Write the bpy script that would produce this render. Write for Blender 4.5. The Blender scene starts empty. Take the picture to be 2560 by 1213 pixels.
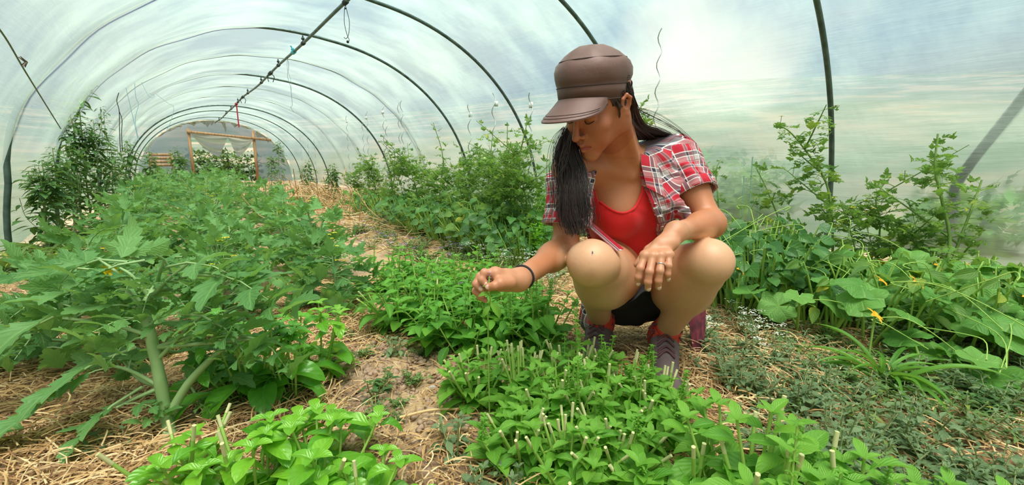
import bpy, bmesh, math, random
import numpy as np
from mathutils import Vector, Matrix
SC = bpy.context.scene
COL = SC.collection
R_ = random.Random(7)
RNG = np.random.default_rng(7)
PI = math.pi

# ---------------------------------------------------------------- camera
F0 = 1084.0; YAW = .659; PIT = .179; CH = .65
cam = bpy.data.cameras.new('camera'); camo = bpy.data.objects.new('camera', cam); COL.objects.link(camo)
cam.sensor_width = 36; cam.lens = F0 / 2560 * 36; cam.clip_start = .02; cam.clip_end = 400
camo.location = (0, 0, CH); camo.rotation_euler = (PI/2 - PIT, 0, -YAW)
SC.camera = camo
_cp, _sp = math.cos(PIT), math.sin(PIT)
CF = np.array([math.sin(YAW)*_cp, math.cos(YAW)*_cp, -_sp]); CR = np.array([math.cos(YAW), -math.sin(YAW), 0.]); CU = np.cross(CR, CF)
CC = np.array([0, 0, CH])
def P(px, py, d):      # where a thing seen at a photo pixel stands, d metres in front of the lens
    return CC + d*(CF + (px-1280)/F0*CR - (py-606.5)/F0*CU)
def G(px, py, z=0.):   # the same on the ground
    v = CF + (px-1280)/F0*CR - (py-606.5)/F0*CU
    return CC + v*((z-CH)/v[2])
def proj(p):
    q = np.asarray(p)-CC; d = q@CF
    return 1280+F0*(q@CR)/d, 606.5-F0*(q@CU)/d, d

# ---------------------------------------------------------------- view, world, sun
SC.view_settings.view_transform = 'Standard'; SC.view_settings.look = 'None'
SC.view_settings.gamma = 1; SC.view_settings.use_curve_mapping = False
SC.view_settings.exposure = 0.5
cy = SC.cycles
cy.max_bounces = 7; cy.diffuse_bounces = 3; cy.glossy_bounces = 2; cy.transmission_bounces = 4; cy.transparent_max_bounces = 8
cy.caustics_reflective = False; cy.caustics_refractive = False; cy.sample_clamp_indirect = 4
cy.use_adaptive_sampling = True; cy.adaptive_threshold = .02; cy.use_denoising = True

class NT:
    def __init__(s, tree): s.t = tree; s.n = tree.nodes; s.l = tree.links
    def add(s, typ, props=None, **ins):
        nd = s.n.new(typ)
        for k, v in (props or {}).items(): setattr(nd, k, v)
        for k, v in ins.items():
            key = int(k[1:]) if k[0] == 'i' and k[1:].isdigit() else k.replace('_', ' ')
            s.put(nd.inputs[key], v)
        return nd
    def put(s, sock, v):
        if isinstance(v, bpy.types.NodeSocket): s.l.new(v, sock)
        elif isinstance(v, bpy.types.Node): s.l.new(v.outputs[0], sock)
        else:
            if sock.type == 'RGBA' and not isinstance(v, (int, float)) and len(v) == 3: v = (*v, 1)
            sock.default_value = v
    def math(s, op, a, b=0., c=0., clamp=False): return s.add('ShaderNodeMath', dict(operation=op, use_clamp=clamp), i0=a, i1=b, i2=c).outputs[0]
    def mix(s, fac, a, b, blend='MIX'):
        nd = s.add('ShaderNodeMix', dict(data_type='RGBA', blend_type=blend)); s.put(nd.inputs[0], fac); s.put(nd.inputs[6], a); s.put(nd.inputs[7], b); return nd.outputs[2]
    def noise(s, vec, scale, detail=2., rough=.5, out=0):
        nd = s.add('ShaderNodeTexNoise', Scale=scale, Detail=detail, Roughness=rough)
        if vec is not None: s.put(nd.inputs['Vector'], vec)
        return nd.outputs[out]
    def ramp(s, fac, stops):
        nd = s.add('ShaderNodeValToRGB', i0=fac); e = nd.color_ramp.elements
        while len(e) < len(stops): e.new(.5)
        for el, (p, c) in zip(e, stops):
            el.position = p; el.color = (*c, 1) if not isinstance(c, (int, float)) else (c, c, c, 1)
        return nd.outputs[0]
    def mapping(s, vec, scale=(1, 1, 1), rot=(0, 0, 0), loc=(0, 0, 0)):
        return s.add('ShaderNodeMapping', Vector=vec, Scale=scale, Rotation=rot, Location=loc).outputs[0]
    def maprange(s, v, a, b, c=0., d=1.): return s.add('ShaderNodeMapRange', i0=v, i1=a, i2=b, i3=c, i4=d).outputs[0]

def srgb(r, g, b):
    f = lambda c: (c/255/12.92 if c <= 10 else ((c/255+.055)/1.055)**2.4)
    return (f(r), f(g), f(b))

w = bpy.data.worlds.new('sky'); SC.world = w; w.use_nodes = True
t = NT(w.node_tree); w.node_tree.nodes.clear()
geo = t.add('ShaderNodeNewGeometry'); inc = t.add('ShaderNodeVectorMath', dict(operation='SCALE'), i0=geo.outputs['Incoming']); inc.inputs['Scale'].default_value = -1
dirv = t.add('ShaderNodeTexCoord').outputs['Generated']
sep = t.add('ShaderNodeSeparateXYZ', i0=dirv)
elev = sep.outputs[2]
skyc = t.ramp(elev, [(0., (.34, .38, .42)), (.10, (.36, .42, .52)), (.22, (.22, .40, .80)), (1., (.12, .28, .72))])
flat = t.mapping(dirv, scale=(1, 1, 2.6))
cl = t.noise(flat, 1.7, 5., .55)
clm = t.ramp(cl, [(.46, 0.), (.74, 1.)])
clb = t.noise(flat, 4., 3.)
clcol = t.mix(clb, (.56, .60, .64), (.85, .84, .82))
sky = t.mix(clm, skyc, clcol)
# one bright cumulus seen through the film on the right
vd = P(1850, 110, 1) - CC; vd /= np.linalg.norm(vd)
dn = t.add('ShaderNodeVectorMath', dict(operation='DOT_PRODUCT'), i0=dirv, i1=tuple(vd)).outputs['Value']
wob = t.noise(dirv, 5., 4.)
dsum = t.math('ADD', dn, t.math('MULTIPLY', t.math('SUBTRACT', wob, .5), .07))
cum = t.ramp(dsum, [(.980, 0.), (.994, 1.)])
sky = t.mix(cum, sky, (1.7, 1.6, 1.46))
bg = t.add('ShaderNodeBackground', Color=sky, Strength=.46)
wo = t.add('ShaderNodeOutputWorld'); t.l.new(bg.outputs[0], wo.inputs[0])

sun = bpy.data.lights.new('sun', 'SUN'); suno = bpy.data.objects.new('sun', sun); COL.objects.link(suno)
sun.energy = 12; sun.angle = math.radians(36); sun.color = (1, .95, .86)
sd = Vector((.12, .30, -1.)); suno.rotation_euler = sd.to_track_quat('-Z', 'Y').to_euler()

# ---------------------------------------------------------------- materials
MATS = {}
def mat(name, fn):
    if name in MATS: return MATS[name]
    m = bpy.data.materials.new(name); m.use_nodes = True; m.node_tree.nodes.clear()
    t = NT(m.node_tree); out = t.add('ShaderNodeOutputMaterial')
    sh = fn(t); t.l.new(sh.outputs[0] if isinstance(sh, bpy.types.Node) else sh, out.inputs[0])
    MATS[name] = m; return m
def pbr(t, col, rough=.6, **kw):
    nd = t.add('ShaderNodeBsdfPrincipled', Base_Color=col, Roughness=rough)
    for k, v in kw.items(): t.put(nd.inputs[k.replace('_', ' ')], v)
    return nd
def plain(name, col, rough=.6, var=.12, scale=30., **kw):
    def f(t):
        n = t.noise(t.add('ShaderNodeTexCoord').outputs['Object'], scale, 3.)
        c = t.mix(n, tuple(x*(1-var) for x in col), tuple(min(1, x*(1+var)) for x in col))
        return pbr(t, c, rough, **kw)
    return mat(name, f)
def bump(t, h, strength=.3, dist=.01):
    return t.add('ShaderNodeBump', Strength=strength, Distance=dist, Height=h).outputs[0]

# ---------------------------------------------------------------- object helpers
def link(name, me, m=None, parent=None, smooth=True):
    o = bpy.data.objects.new(name, me); COL.objects.link(o)
    if m is not None:
        for mm in (m if isinstance(m, (list, tuple)) else [m]): me.materials.append(mm)
    if parent is not None: o.parent = parent
    if smooth and len(me.polygons): me.polygons.foreach_set('use_smooth', np.ones(len(me.polygons), bool))
    return o
def tag(o, label=None, cat=None, group=None, kind=None):
    if label: o['label'] = label
    if cat: o['category'] = cat
    if group: o['group'] = group
    if kind: o['kind'] = kind
    return o
def empty(name, loc=(0, 0, 0), rz=0):
    o = bpy.data.objects.new(name, None); COL.objects.link(o); o.location = loc; o.rotation_euler = (0, 0, rz); o.empty_display_size = .05
    return o
def copy_tree(o, parent=None):
    c = o.copy(); COL.objects.link(c)
    if parent is not None: c.parent = parent
    for ch in [x for x in KIDS.get(o.name, [])]: KIDS.setdefault(c.name, []).append(copy_tree(ch, c))
    return c
KIDS = {}
def part(name, me, m, parent, smooth=True):
    o = link(name, me, m, parent, smooth); KIDS.setdefault(parent.name, []).append(o); return o

class MB:   # collects vertices, faces, UVs and one random value per piece
    def __init__(s): s.v = []; s.f3 = []; s.f4 = []; s.u = []; s.r = []; s.n = 0
    def add(s, v, f, uv=None, rnd=.5):
        v = np.asarray(v, float).reshape(-1, 3); f = np.asarray(f, int)
        (s.f4 if f.shape[1] == 4 else s.f3).append(f + s.n)
        s.v.append(v); s.u.append(np.zeros((len(v), 2)) if uv is None else np.asarray(uv, float)); s.r.append(np.full(len(v), rnd) if np.isscalar(rnd) else np.asarray(rnd, float)); s.n += len(v)
    def tube(s, pts, rad, n=6, cap=True, rnd=.5):
        pts = np.asarray(pts, float); k = len(pts); rad = np.broadcast_to(np.asarray(rad, float), (k,))
        T = np.gradient(pts, axis=0); T /= np.linalg.norm(T, axis=1)[:, None]+1e-12
        up = np.array([0, 0, 1.]) if abs(T[0][2]) < .9 else np.array([1., 0, 0]); N = []
        a = np.cross(T[0], up); a /= np.linalg.norm(a)
        for i in range(k):
            a = a - T[i]*(a@T[i]); a /= np.linalg.norm(a)+1e-12; N.append(a)
        N = np.array(N); B = np.cross(T, N)
        an = np.arange(n)*2*PI/n
        v = pts[:, None] + rad[:, None, None]*(np.cos(an)[None, :, None]*N[:, None] + np.sin(an)[None, :, None]*B[:, None])
        i, j = np.meshgrid(np.arange(k-1), np.arange(n), indexing='ij'); i = i.ravel(); j = j.ravel(); j2 = (j+1) % n
        f = np.stack([i*n+j, i*n+j2, (i+1)*n+j2, (i+1)*n+j], 1)
        L = np.r_[0, np.cumsum(np.linalg.norm(np.diff(pts, axis=0), axis=1))]
        uv = np.stack([np.repeat(L, n), np.tile(an/(2*PI), k)], 1)
        s.add(v.reshape(-1, 3), f, uv, rnd)
        if cap:
            for q, base in ((0, 0), (1, (k-1)*n)):
                c = pts[0] if q == 0 else pts[-1]; vv = np.vstack([v.reshape(-1, 3)[base:base+n], c])
                ff = np.array([[a_, (a_+1) % n, n] if q else [(a_+1) % n, a_, n] for a_ in range(n)])
                s.add(vv, ff, None, rnd)
    def box(s, c, size, M=None):
        q = np.array([[x, y, z] for x in (-.5, .5) for y in (-.5, .5) for z in (-.5, .5)])*np.asarray(size)
        if M is not None: q = q@np.asarray(M).T
        s.add(q+np.asarray(c), [[0, 1, 3, 2], [4, 6, 7, 5], [0, 4, 5, 1], [2, 3, 7, 6], [0, 2, 6, 4], [1, 5, 7, 3]])
    def grid(s, V, rnd=.5, close=False):   # V: (a,b,3)
        a, b = V.shape[:2]; bb = b if close else b-1
        i, j = np.meshgrid(np.arange(a-1), np.arange(bb), indexing='ij'); i = i.ravel(); j = j.ravel(); j2 = (j+1) % b
        f = np.stack([i*b+j, i*b+j2, (i+1)*b+j2, (i+1)*b+j], 1)
        uu, vv = np.meshgrid(np.linspace(0, 1, a), np.linspace(0, 1, b), indexing='ij')
        s.add(V.reshape(-1, 3), f, np.stack([uu.ravel(), vv.ravel()], 1), rnd)
    def lathe(s, prof, c=(0, 0, 0), n=16, M=None):
        prof = np.asarray(prof, float); an = np.arange(n)*2*PI/n
        V = np.stack([prof[:, 0][:, None]*np.cos(an), prof[:, 0][:, None]*np.sin(an), np.repeat(prof[:, 1][:, None], n, 1)], -1)
        if M is not None: V = V@np.asarray(M).T
        s.grid(V+np.asarray(c), close=True)
    def mesh(s, name='mesh'):
        me = bpy.data.meshes.new(name)
        V = np.concatenate(s.v); F3 = np.concatenate(s.f3) if s.f3 else np.zeros((0, 3), int); F4 = np.concatenate(s.f4) if s.f4 else np.zeros((0, 4), int)
        li = np.concatenate([F3.ravel(), F4.ravel()]).astype(np.int32)
        me.vertices.add(len(V)); me.vertices.foreach_set('co', V.astype(np.float32).ravel())
        me.loops.add(len(li)); me.loops.foreach_set('vertex_index', li)
        nf = len(F3)+len(F4); me.polygons.add(nf)
        st = np.concatenate([np.arange(len(F3))*3, len(F3)*3+np.arange(len(F4))*4]).astype(np.int32)
        me.polygons.foreach_set('loop_start', st)
        me.polygons.foreach_set('loop_total', np.concatenate([np.full(len(F3), 3), np.full(len(F4), 4)]).astype(np.int32))
        uvl = me.uv_layers.new(name='UVMap'); UV = np.concatenate(s.u)[li]; uvl.data.foreach_set('uv', UV.astype(np.float32).ravel())
        at = me.attributes.new('rnd', 'FLOAT', 'POINT'); at.data.foreach_set('value', np.concatenate(s.r).astype(np.float32))
        me.update(calc_edges=True); me.validate(clean_customdata=False); return me
def ico(me_b, c, r, sub=1):
    me_b.sphere(c, r)
def sphere(mb, c, r, n=8, M=None, rnd=.5):
    r = np.broadcast_to(np.asarray(r, float), (3,)); th = np.linspace(0, PI, n//2+2); an = np.arange(n)*2*PI/n
    V = np.stack([np.sin(th)[:, None]*np.cos(an)*r[0], np.sin(th)[:, None]*np.sin(an)*r[1], np.repeat(np.cos(th)[:, None], n, 1)*r[2]], -1)
    if M is not None: V = V@np.asarray(M).T
    mb.grid(V+np.asarray(c), rnd, close=True)
def spline(pts, n=24):
    pts = np.asarray(pts, float); k = len(pts)
    if k == 2: return pts[0]+(pts[1]-pts[0])*np.linspace(0, 1, n)[:, None]
    e = np.vstack([2*pts[0]-pts[1], pts, 2*pts[-1]-pts[-2]]); out = []
    for tt in np.linspace(0, k-1, n):
        i = min(int(tt), k-2); u = tt-i; p0, p1, p2, p3 = e[i:i+4]
        out.append(.5*((2*p1)+(-p0+p2)*u+(2*p0-5*p1+4*p2-p3)*u*u+(-p0+3*p1-3*p2+p3)*u**3))
    return np.array(out)
# ---------------------------------------------------------------- the tunnel
XC, TA, TB, TP = 1.43, 2.35, 2.175, 2.09
Y0, YD = 1.077, 1.613
RIBS = [Y0+YD*k for k in range(-3, 9)] + [15.43, 17.62]
YE = 19.19
def arch(th, a=TA, b=TB):
    c, s = np.cos(th), np.sin(th)
    return XC + a*np.sign(c)*np.abs(c)**(2/TP), b*np.abs(s)**(2/TP)
def film_mat(name, tint, clear):
    def f(t):
        tc = t.add('ShaderNodeTexCoord').outputs['Object']
        n1 = t.noise(t.mapping(tc, scale=(.5, .9, .5)), 1.6, 5., .6)
        st = t.noise(t.mapping(tc, scale=(4., .7, 9.)), 1., 5., .65)
        dirt = t.noise(t.mapping(tc, scale=(2., 3.5, 1.)), 2.5, 4., .6)
        zz = t.add('ShaderNodeSeparateXYZ', i0=tc).outputs[2]
        low = t.maprange(zz, .9, .15, 0., 1.)
        col = t.mix(n1, tint, tuple(x*.86 for x in tint))
        col = t.mix(t.math('MULTIPLY', t.math('MULTIPLY', low, dirt), .7), col, (.52, .56, .36))
        bmp = bump(t, t.math('ADD', t.math('MULTIPLY', t.math('MULTIPLY', st, n1), .8), n1), .32, .05)
        tr = t.add('ShaderNodeBsdfTranslucent', Color=col, Normal=bmp)
        df = t.add('ShaderNodeBsdfDiffuse', Color=tuple(x*.5 for x in tint), Normal=bmp)
        rf = t.add('ShaderNodeBsdfRefraction', Color=(.93, .96, .97), Roughness=.34, IOR=1.12, Normal=bmp)
        tp = t.add('ShaderNodeBsdfTransparent', Color=(.92, .95, .96))
        gl = t.add('ShaderNodeBsdfGlossy', Color=(1, 1, 1), Roughness=.28, Normal=bmp)
        a = t.add('ShaderNodeMixShader', i0=.16, i1=tr, i2=df)
        b = t.add('ShaderNodeMixShader', i0=.38, i1=rf, i2=tp)
        fac = t.math('MULTIPLY', clear, t.ramp(n1, [(.3, .75), (.62, 1.25)]))
        c = t.add('ShaderNodeMixShader', i0=fac, i1=a, i2=b)
        fr = t.add('ShaderNodeFresnel', IOR=1.25)
        return t.add('ShaderNodeMixShader', i0=t.math('MULTIPLY', fr, .5), i1=c, i2=gl)
    return mat(name, f)
FILM = film_mat('greenhouse_film', (.42, .55, .45), .58)
# film skin: sags a little between the hoops and carries long wrinkles
ths = np.linspace(PI*1.0, 0, 90); ys = np.arange(-4.2, YE+.01, .1)
V = np.zeros((len(ys), len(ths), 3))
rb = np.array(RIBS+[YE])
for i, y in enumerate(ys):
    dmin = np.abs(rb-y).min(); sag = .045*min(1, dmin/.8)**1.0
    x, z = arch(ths, TA+.03, TB+.03)
    nx = (x-XC)/TA; nz = z/TB; L = np.hypot(nx, nz)
    wr = .006*np.sin(ths*23+y*2.3)+.005*np.sin(ths*11-y*5.1)
    V[i, :, 0] = x-nx/L*(sag*.8-wr); V[i, :, 1] = y; V[i, :, 2] = np.maximum(z-nz/L*(sag*.8-wr), -.05)
mb = MB(); mb.grid(V[::-1]); tag(link('ceiling', mb.mesh(), FILM), 'milky translucent plastic film stretched over the tunnel hoops', kind='structure')
# hoops
def steel(t):
    n = t.noise(t.add('ShaderNodeTexCoord').outputs['Object'], 14., 4.)
    return pbr(t, t.ramp(n, [(.3, srgb(52, 72, 66)), (.7, srgb(92, 112, 104))]), .45, Metallic=.35)
STEEL = mat('painted_steel', steel)
DARKROPE = plain('dark_string', srgb(30, 36, 34), .8)
HOOPL = ['hoop furthest behind the camera', 'second hoop behind the camera', 'hoop just behind the camera', 'rising from the tomato vines at the right', 'rising behind the cap of the woman',
         'arching over the near end of the tall tomato row', 'crossing the ridge pipe beside its looped string', 'just beyond the turquoise tie', 'meeting the film past the last tall stakes', 'seventh from the front at the ridge',
         'eighth from the front at the ridge', 'thin one far down over the dry straw heap', 'thin upper one above the end wall', 'thin lower one nearest the end wall']
for k, y in enumerate(RIBS):
    th = np.linspace(PI, 0, 70); x, z = arch(th, TA-.005, TB-.005); pts = np.stack([x, np.full_like(x, y), z], 1)
    if k in (5, 6, 8): pts[:, 0] -= .05*np.clip((XC+.3-pts[:, 0])/.8, 0, 1)*np.clip((z-.5)/.4, 0, 1); pts[:, 2] += .05*np.clip((XC+.3-pts[:, 0])/1., 0, 1)*(z > .6)
    if k in (7, 9, 10): pts[:, 0] += .06*(pts[:, 0]-XC)/TA; pts[:, 2] += .05*(z > .2)
    pts = np.vstack([pts[0]-[0, 0, .1], pts, pts[-1]-[0, 0, .1]])
    r = .017 if k < 12 else .014
    mb = MB(); mb.tube(pts, r, 10)
    tag(link('hoop', mb.mesh(), STEEL), 'green grey steel tunnel hoop, '+HOOPL[k], 'hoop', 'steel hoops of the tunnel')
# ridge pipe, slightly wandering
def ridge_at(y):
    return np.array([XC-.005+.012*math.sin(y*.9), y, TB-.085+.012*math.sin(y*1.7+1)-.0*y])
mb = MB(); mb.tube([ridge_at(y) for y in np.arange(-4, YE+.01, .2)], .016, 10)
rp = tag(link('ridge_pipe', mb.mesh(), STEEL), 'long green grey steel pipe running along the ridge under the hoops', 'pipe')
for k, y in enumerate(RIBS):
    if y < 1: continue
    c = ridge_at(y); mb = MB()
    mb.tube([c-[0, .03, 0], c+[0, .03, 0]], .024, 10); mb.tube([c+[0, 0, .0], c+[0, 0, .085]], .008, 6); mb.box(c+[0, 0, .05], (.03, .035, .02))
    part('clamp', mb.mesh(), DARKROPE, rp)
def strand(name, pts, r, m, label, cat, group=None, n=30, ns=5):
    mb = MB(); mb.tube(spline(pts, n), r, ns); return tag(link(name, mb.mesh(), m), label, cat, group)
# looped string hanging from the ridge pipe
def ridge_px(px, py):   # the ridge point seen at this pixel
    best = min(np.arange(1.5, YE, .01), key=lambda y: abs(proj(ridge_at(y))[0]-px)); return ridge_at(best)
c = ridge_px(862, 45); cd = np.array([c[0], c[1], c[2]])
mb = MB(); L = .36
mb.tube(spline([cd+[0, 0, .0], cd+[.012, 0, -.06], cd+[.03, 0, -.16], cd+[.015, 0, -.27], cd+[-.01, 0, -.31], cd+[-.03, 0, -.30]], 30), .0028, 5)
mb.tube(spline([cd+[0, 0, -.02], cd+[-.01, 0, -.08], cd+[-.016, 0, -.18], cd+[0, 0, -.27], cd+[.018, 0, -.32], cd+[-.005, 0, -.345]], 30), .0028, 5)
sphere(mb, cd+[0, 0, -.05], .008); sphere(mb, cd+[.004, 0, -.335], .013); mb.tube([cd-[0, .015, 0], cd+[0, .015, 0]], .021, 8)
tag(link('hanging_string', mb.mesh(), DARKROPE), 'dark looped string tied to the ridge pipe, nearest hanging string', 'string', 'strings hanging from the ridge pipe')
c = ridge_px(718, 160)
mb = MB(); mb.tube(spline([c, c+[.01, 0, -.1], c+[-.015, 0, -.25], c+[.01, 0, -.4], c+[.012, 0, -.62], c+[-.01, 0, -.66], c+[.03, 0, -.73]], 40), .003, 5)
mb.tube(spline([c, c+[-.01, 0, -.15], c+[.02, 0, -.3], c+[.01, 0, -.52]], 30), .002, 5)
tag(link('hanging_string', mb.mesh(), plain('pale_string', srgb(150, 170, 170), .8)), 'thin pale knotted string hanging from the ridge pipe past the blue tie', 'string', 'strings hanging from the ridge pipe')
c = ridge_px(734, 150); mb = MB(); mb.tube([c-[0, .05, 0], c+[0, .05, 0]], .027, 10); sphere(mb, c+[-.01, 0, .03], (.02, .03, .02)); mb.tube([c+[0, 0, .02], c+[-.03, 0, .07]], .008, 5)
tag(link('blue_tie', mb.mesh(), plain('blue_plastic', srgb(60, 170, 190), .5)), 'turquoise plastic tie wrapped round the ridge pipe', 'tie')
for (px, lab) in ((676, 'dark wire tie with loose ends on the ridge pipe beyond the blue tie'), (607, 'dark wire tie on the ridge pipe just before the red strap')):
    c = ridge_px(px, 0); mb = MB(); mb.tube([c-[0, .08, 0], c+[0, .08, 0]], .028, 8)
    for a in (-1, 1): mb.tube(spline([c, c+[.05*a, 0, -.05], c+[.03*a, .03, -.13]], 8), .006, 5)
    tag(link('wire_tie', mb.mesh(), DARKROPE), lab, 'wire tie')
RED = plain('red_strap', srgb(190, 30, 60), .6)
c = ridge_px(591, 0); mb = MB(); mb.tube([c+[.0, 0, .0], c+[0.0, 0, -.55]], .014, 4); mb.tube([c+[-.02, 0, -.02], c+[.14, -.4, .17]], .013, 4); sphere(mb, c, .035)
tag(link('red_strap', mb.mesh(), RED), 'red strap tied round the ridge pipe and hanging down near the end wall', 'strap')
# end wall
GREYF = film_mat('end_film', (.66, .72, .80), .25)
def fill_arch(y, x0, x1, zlo, ztop=None):
    xs = np.linspace(x0, x1, 24); V = np.zeros((8, 24, 3))
    for i, x in enumerate(xs):
        zt = TB*max(0, 1-abs((x-XC)/TA)**TP)**(1/TP)
        if ztop is not None: zt = min(zt, ztop)
        V[:, i, 0] = x; V[:, i, 2] = np.linspace(zlo, max(zt, zlo+.01), 8); V[:, i, 1] = y+.02*np.sin(np.linspace(0, 5, 8)+i*.7)
    return V
PX0 = None
def atY(px, py, y):
    v = CF + (px-1280)/F0*CR - (py-606.5)/F0*CU; return CC + v*(y/v[1])
dl, dr = atY(476, 370, YE)[0], atY(636, 370, YE)[0]
zb1 = atY(476, 330, YE)[2]; zb2 = atY(656, 349, YE)[2]
mb = MB(); mb.grid(fill_arch(YE, XC-TA+.01, dl, -.02)); mb.grid(fill_arch(YE, dr, XC+TA-.01, -.02))
mb.grid(fill_arch(YE, dl, dr, min(zb1, zb2)))
tag(link('wall_far', mb.mesh(), GREYF), 'grey plastic film closing the far end of the tunnel', kind='structure')
WOOD = mat('raw_wood', lambda t: pbr(t, t.ramp(t.noise(t.mapping(t.add('ShaderNodeTexCoord').outputs['Object'], scale=(6, 6, .6)), 3., 4.), [(.3, srgb(150, 112, 80)), (.7, srgb(200, 160, 120))]), .7))
for (x, lab) in ((dl, 'wooden door post at the tunnel end, left of the tied curtain'), (dr, 'wooden door post at the tunnel end, right of the tied curtain')):
    zt = atY(476, 322, YE)[2]
    mb = MB(); mb.box((x, YE-.07, zt/2), (.09, .07, zt)); tag(link('door_post', mb.mesh(), WOOD), lab, 'post', 'posts of the end door')
xr = atY(662, 349, YE)[0]
mb = MB(); p0 = np.array([dl-.05, YE-.12, zb1]); p1 = np.array([xr+.2, YE-.12, zb2-.02]); dd = p1-p0; ang = math.atan2(dd[2], dd[0])
mb.box((p0+p1)/2, (np.linalg.norm(dd), .05, .09), [[math.cos(ang), 0, -math.sin(ang)], [0, 1, 0], [math.sin(ang), 0, math.cos(ang)]])
tag(link('door_lintel', mb.mesh(), WOOD), 'slanting wooden beam across the top of the end doorway', 'beam')
# gathered curtain, two wings tied back at the middle top
def curtain(side):
    a, b = 26, 18; V = np.zeros((a, b, 3)); mid = atY(569, 352, YE)[0]
    x0 = dl+.02 if side < 0 else dr-.02
    for i in range(a):
        u = i/(a-1)      # from the post to the gather
        for j in range(b):
            v = j/(b-1)
            topx = x0+(mid-x0)*u; topz = zb1+(zb2-zb1)*((topx-dl)/(xr-dl))-.05
            lowx = x0+(mid-x0)*(.06+.60*u**.8); tipz = atY(555, 392, YE)[2] if side < 0 else atY(600, 392, YE)[2]
            lowz = topz-(topz-tipz)*(1-(1-u)**1.6) if u < .999 else tipz
            lowx = x0+(mid-x0)*(.02+(.70)*u)
            V[i, j] = (topx+(lowx-topx)*v, YE-.16-.05*math.sin(v*14+u*3)*(.3+u)-.03*v, topz+(lowz-topz)*v-.03*math.sin(v*3.1)*math.sin(u*3.1))
    return V
CURT = film_mat('curtain_film', (.90, .88, .74), .15)
for sd_, lab in ((-1, 'left wing of the pale plastic curtain tied up in the end doorway'), (1, 'right wing of the pale plastic curtain tied up in the end doorway')):
    mb = MB(); mb.grid(curtain(sd_)); tag(link('curtain', mb.mesh(), CURT), lab, 'curtain', 'curtain wings of the end door')
# rags of old film hanging from the end hoop
RAG = film_mat('yellowed_film', (.95, .88, .62), .1)
mb = MB(); rr = random.Random(4)
for px in list(range(405, 690, 13)):
    y = YE-.1; x = atY(px, 330, y)[0]; zt = TB*max(0, 1-abs((x-XC)/(TA-.02))**TP)**(1/TP)
    if zt < .6: continue
    h = rr.choice([.03, .08, .2, .36])*rr.uniform(.7, 1.3); wd = rr.uniform(.1, .36); sk_ = rr.uniform(-.12, .12)
    Vg = np.zeros((5, 5, 3))
    for i in range(5):
        for j in range(5):
            u = i/4-.5; v = j/4; xx = x+u*wd*(1-.45*v)+sk_*v*v; z0 = TB*max(0, 1-abs((xx-XC)/(TA-.02))**TP)**(1/TP)
            Vg[i, j] = (xx, y-.04*math.sin(u*9+v*5), z0-v*h*(1-abs(u)*.9))
    mb.grid(Vg)
xs = np.linspace(XC-TA*.97, XC+TA*.97, 80); Vg = np.zeros((2, 80, 3))
zt = TB*np.maximum(0, 1-np.abs((xs-XC)/(TA-.02))**TP)**(1/TP)
Vg[0] = np.stack([xs, np.full(80, YE-.06), zt], 1); Vg[1] = np.stack([xs, np.full(80, YE-.07), zt-.05-.03*np.sin(xs*9)], 1)
mb.grid(Vg)
tag(link('film_rags', mb.mesh(), RAG), 'yellowed torn film scraps fringing the end hoop', 'plastic scraps')
# stacked boards, at the left of the end wall
bd = atY(400, 384, 18.4); WB = empty('wooden_crate', (bd[0], 18.4, 0)); tag(WB, 'orange slatted wooden crate at the far left corner of the tunnel', 'crate')
for i in range(4):
    mb = MB(); mb.box((0, 0, .62+.11*i), (.62, .03, .09)); part('slat', mb.mesh(), WOOD, WB)
for sx in (-.3, .3):
    mb = MB(); mb.box((sx, .2, .5), (.04, .44, 1.02)); part('side_board', mb.mesh(), WOOD, WB)
# little bits: cable along the left film, strings on the left
strand('cable', [atY(-120, -60, 2.3), atY(0, 75, 2.7), atY(70, 190, 3.3), atY(152, 322, 5.)], .0035, plain('old_cord', srgb(120, 128, 100), .8), 'taut cord running down the film on the left', 'cord')
c = atY(66, 155, 3.1); mb = MB()
for a in range(5): mb.tube(spline([c, c+np.array([rr.uniform(-.03, .03), rr.uniform(-.03, .03), rr.uniform(-.03, .02)])], 3), [.006, .004, .002], 4)
tag(link('dead_leaf', mb.mesh(), plain('dead_leaf', srgb(110, 96, 84), .8)), 'crumpled dead leaf caught on the cord', 'dead leaf')
BLUES = plain('blue_string', srgb(150, 195, 210), .7)
for i, (pts, r, m, lab) in enumerate((
    ([(297, 232), (292, 252), (298, 278), (299, 330), (301, 380)], .0035, DARKROPE, 'dark doubled cord hanging by the tall dark weed'),
    ([(298, 278), (305, 300), (304, 335), (306, 378)], .0035, DARKROPE, 'second dark cord hanging by the tall dark weed'),
    ([(313, 212), (322, 250), (335, 305), (344, 345)], .0028, BLUES, 'pale blue string sagging from the film, left one'),
    ([(336, 190), (339, 240), (346, 262), (338, 300), (347, 352)], .0028, BLUES, 'pale blue string with a frayed knot hanging from the film'),
    ([(344, 186), (372, 240), (386, 240), (372, 232)], .0022, BLUES, 'thin string slanting down from the film to the right'),
    ([(390, 235), (420, 258), (434, 268), (428, 300), (415, 330)], .0022, BLUES, 'thin curled string trailing along the film, right one'))):
    yy = 6.2+.3*i
    strand('string', [atY(a, b, yy) for a, b in pts], r, m, lab, 'string', 'strings on the left side')

# old pole leaning outside the film, and shrubs outside, seen blurred
def atX(px, py, x):
    v = CF + (px-1280)/F0*CR - (py-606.5)/F0*CU; return CC + v*(x/v[0])
pa, pb = atX(2600, 190, 3.95), atX(2405, 440, 4.1); mb = MB(); pc = atX(2385, 520, 4.15); pp = pc.copy(); pp[2] = -.05; mb.tube(spline([pa+(pa-pb)*1., pa, pb, pc, pp], 30), .028, 8)
tag(link('leaning_pole', mb.mesh(), DARKROPE), 'dark slanting pole outside the film at the right edge', 'pole')
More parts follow.
